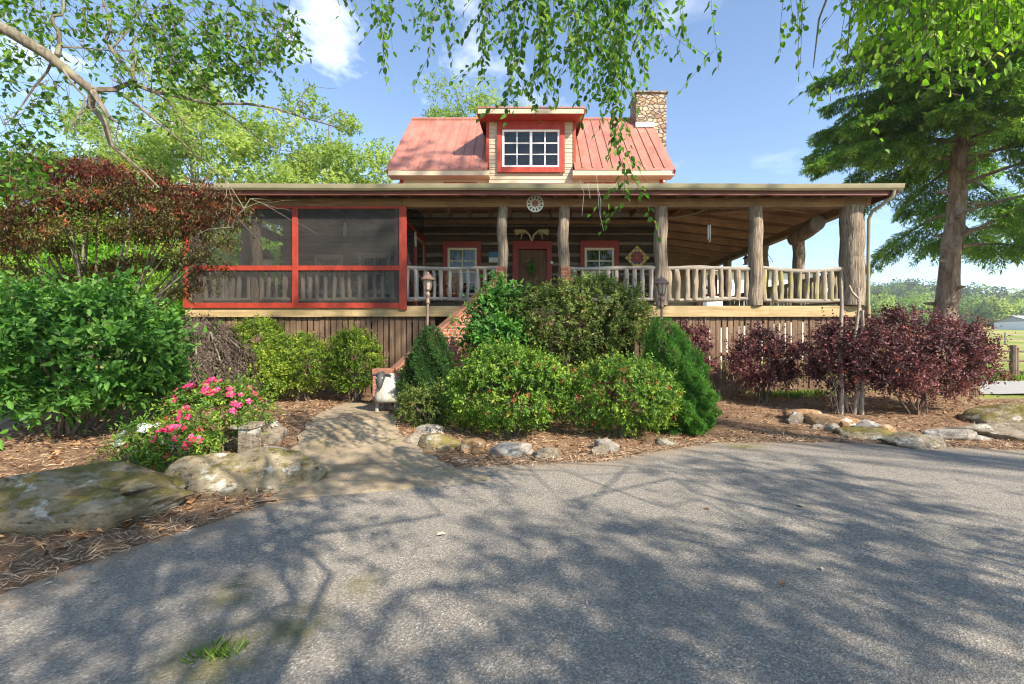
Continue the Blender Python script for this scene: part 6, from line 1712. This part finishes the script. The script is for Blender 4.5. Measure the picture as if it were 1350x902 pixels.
# ================================================================== GROUND COVER
def scatter(n, x0, x1, y0, y1, power=1.0):
    P = np.zeros((0, 2))
    while len(P) < n:
        x = rng.uniform(x0, x1, n*2); y = rng.uniform(y0, y1, n*2)
        d = y-yedge(x); ok = (d > -.0+rng.normal(0, .05, n*2)) & (path_d(x, y) > .98+rng.normal(0, .05, n*2)) & (x < 13.6+.5*rng.normal(size=n*2))
        ok &= (np.abs((x-x)*0) == 0)
        w_ = np.clip(6.0/np.maximum(3, y), 0, 1)**power; ok &= rng.random(n*2) < w_
        P = np.vstack([P, np.stack([x[ok], y[ok]], 1)])
    return P[:n]
n = 52000; P2 = scatter(n, -8, 14, 1.2, 11.9, 1.2)
# drifts along the very edge of the drive
x = rng.uniform(-3.7, 11, 9000); P3 = np.stack([x, yedge(x)+np.abs(rng.normal(0, .22, 9000))*(1+1.5*(x < -2))-.07], 1)
P3 = P3[path_d(P3[:, 0], P3[:, 1]) > 1.02]
P2 = np.vstack([P2, P3]); n = len(P2)
z = hgt(P2[:, 0], P2[:, 1])
z = np.maximum(z, 0.008)+.008+.022*rng.random(n)
a = rng.uniform(0, 6.283, n); D = np.stack([np.cos(a), np.sin(a), rng.normal(0, .22, n)], 1)
o = leaf_obj('pine_straw', np.c_[P2, z], D, np.tile([0, 0, 1.], (n, 1))+rng.normal(0, .4, (n, 3)), rng.uniform(.06, .15, n), rng.uniform(.005, .011, n), M['straw'], None, rng.random(n), shape=4, fold=.1, curl=.02)
o['kind'] = 'stuff'; o['label'] = 'brown pine straw and mulch covering the planting beds'
n = 3800; P2 = scatter(n, -8, 11.5, 2.0, 11.2, 1.0); z = hgt(P2[:, 0], P2[:, 1])+.02+.02*rng.random(n)
a = rng.uniform(0, 6.283, n); D = np.stack([np.cos(a), np.sin(a), rng.normal(0, .3, n)], 1)
o = leaf_obj('leaf_litter', np.c_[P2, z], D, np.tile([0, 0, 1.], (n, 1))+rng.normal(0, .5, (n, 3)), rng.uniform(.04, .085, n), rng.uniform(.02, .045, n), M['litter'], None, rng.random(n), fold=.3, curl=.3)
o['kind'] = 'stuff'; o['label'] = 'dry brown leaves lying on the mulch'
def blades(name, label, pts, hh, w_, lf, sp=.5):
    n = len(pts); a = rng.uniform(0, 6.283, n); D = np.stack([np.cos(a)*sp, np.sin(a)*sp, np.ones(n)], 1)
    o = leaf_obj(name, pts, D, np.stack([np.cos(a), np.sin(a), np.zeros(n)], 1), hh*rng.uniform(.5, 1.2, n), w_, M[lf], None, rng.random(n), fold=.1, curl=.35)
    o['kind'] = 'stuff'; o['label'] = label
c = np.array(gp(1045, 522)); n = 900; q = c[:2]+rng.normal(0, 1, (n, 2))*np.array([.55, .22]); blades('grass', 'patch of short green grass by the foot of the skirting', np.c_[q, hgt(q[:, 0], q[:, 1])], .12, .012, 'lf_grass')
n = 85; q = np.array([-1.58, 2.32])+rng.normal(0, 1, (n, 2))*np.array([.06, .035]); blades('grass', 'grass tuft growing from a crack in the asphalt', np.c_[q, np.full(n, .008)], .065, .003, 'lf_grass', sp=1.5)
c = np.array(gp(285, 535)); n = 240; q = c[:2]+rng.normal(0, 1, (n, 2))*np.array([.25, .15]); blades('grass', 'ornamental grass tuft behind the pink azalea', np.c_[q, hgt(q[:, 0], q[:, 1])], .38, .010, 'lf_grass')
n = 9000; q = np.stack([rng.uniform(10.5, 24, n), rng.uniform(17.2, 27, n)], 1); blades('grass', 'long pasture grass beyond the pale road', np.c_[q, hgt(q[:, 0], q[:, 1])], .16, .03, 'lf_grass')
n = 9000; q = np.stack([rng.uniform(-17, -8.8, n), rng.uniform(7, 17, n)], 1); blades('grass', 'grass under the trees left of the house', np.c_[q, hgt(q[:, 0], q[:, 1])], .16, .02, 'lf_grass')
n = 2600; q = np.stack([rng.uniform(-3.2, 9, n), rng.uniform(1.6, 7.3, n)], 1); dd_ = yedge(q[:, 0])-q[:, 1]; q = q[(dd_ > 0) & (rng.random(n) < np.exp(-dd_/.9)*.9+.06)]; n = len(q)
a = rng.uniform(0, 6.283, n)
o = leaf_obj('needle_debris', np.c_[q, np.full(n, .017)], np.stack([np.cos(a), np.sin(a), rng.normal(0, .05, n)], 1), np.tile([0, 0, 1.], (n, 1)), rng.uniform(.02, .075, n), rng.uniform(.004, .009, n), M['straw'], None, rng.random(n), shape=4, fold=.1, curl=.02)
o['kind'] = 'stuff'; o['label'] = 'scattered pine needles and grit on the asphalt'
# fallen leaves on the drive
M['dryleaf'] = leafmat('dry_leaf', [(0, (.30, .28, .19)), (1, (.46, .43, .32))], .05, .8, (1, 1, 1), .1)
LV = [(588, 712, 'pale curled leaf on the asphalt, nearest the middle of the picture', .085), (70, 827, 'small pale leaf scrap on the asphalt at the lower left', .045), (125, 843, 'larger pale leaf scrap right of the small one at lower left', .055), (1062, 677, 'pale green leaf lying on the right half of the drive', .11), (1085, 758, 'small white leaf scrap below the pale green leaf', .05), (1036, 833, 'yellowish leaf low on the right half of the drive', .06), (935, 680, 'short dark twig like leaf on the sunlit drive', .06), (497, 710, 'tiny pale leaf scrap left of the curled leaf', .04)]
for (px, py, lab, sz) in LV:
    X, Y, _ = gp(px, py); k = 2
    o = leaf_obj('fallen_leaf', np.array([[0., 0, 0]]), np.array([[1, .2, .05]]), np.array([[0, 0.1, 1]]), sz, sz*.6, M['dryleaf'] if 'pale' in lab or 'white' in lab else M['litter'], None, rng.random(1)*.5+.5, fold=.2, curl=.15)
    o.location = (X, Y, .016); o.rotation_euler = (0, 0, U(0, 6))
    tag(o, lab, 'leaf', 'leaves fallen on the drive')

# ================================================================== FAR WOODS
def woods(name, label, n, xr, yr, hr, L, nleaf, lf, tb, seed, flt=None):
    r = np.random.default_rng(seed); X = r.uniform(*xr, n); Y = yr[0]+(yr[1]-yr[0])*r.random(n)
    if flt is not None: ok = flt(X, Y); X, Y = X[ok], Y[ok]
    n = len(X); H = r.uniform(*hr, n); Z = hgt(X, Y); W_ = H*r.uniform(.30, .48, n)
    k = np.repeat(np.arange(n), nleaf); m = len(k)
    d = rdir(m); lob = r.normal(0, 1, (n, 6, 3)); li = r.integers(0, 6, m)
    off = nrm(lob[k, li])*np.array([.62, .62, .5]); sz = .55
    q = off+d*sz*(1-.3*r.random(m)**2)[:, None]
    P = np.c_[X[k]+q[:, 0]*W_[k], Y[k]+q[:, 1]*W_[k], Z[k]+H[k]*.55+q[:, 2]*H[k]*.46]
    D = nrm(np.c_[d[:, 0], d[:, 1], d[:, 2]*.3]+r.normal(0, .5, (m, 3)))
    tint = np.clip(tb+(r.random(n)[k]-.5)*.95+(r.random((n, 6))[k, li]-.5)*.25+(r.random(m)-.5)*.22, 0, 1)
    o = leaf_obj(name, P, D, d+np.array([0, 0, .4]), L*r.uniform(.6, 1.3, m), L*.75, M[lf], None, tint, shape=4)
    o['kind'] = 'stuff'; o['label'] = label
woods('woods', 'bright green broadleaf woods at the far edge of the field', 420, (60, 330), (152, 212), (7, 12.5), .8, 380, 'lf_far', .62, 3, lambda X, Y: X/Y > .55)
woods('woods', 'dark woods covering the distant ridge', 560, (120, 560), (225, 370), (10, 15), 1.5, 230, 'lf_far', .26, 4, lambda X, Y: X/Y > .55)
woods('woods', 'green woods behind the house on the left', 90, (-70, -14), (34, 60), (10, 16), .5, 420, 'lf_spring', .45, 5, lambda X, Y: X < -.32*Y)

# ------------------------------------------------------------------ light summer haze over the valley
hz = bpy.data.materials.new('haze'); hz.use_nodes = True; nt = hz.node_tree
nt.nodes.remove(nt.nodes['Principled BSDF'])
pv = N(nt, 'ShaderNodeVolumePrincipled'); pv.inputs['Color'].default_value = (.86, .90, .95, 1); pv.inputs['Density'].default_value = .0005; pv.inputs['Anisotropy'].default_value = .2
nt.links.new(pv.outputs[0], nt.nodes['Material Output'].inputs['Volume'])
mb = MB(); mb.box(-440, 720, -70, 920, -2.5, 66)
o = mb.build('haze', hz); tag(o, None, None, kind='stuff'); o['label'] = 'thin pale haze over the fields and far hills'
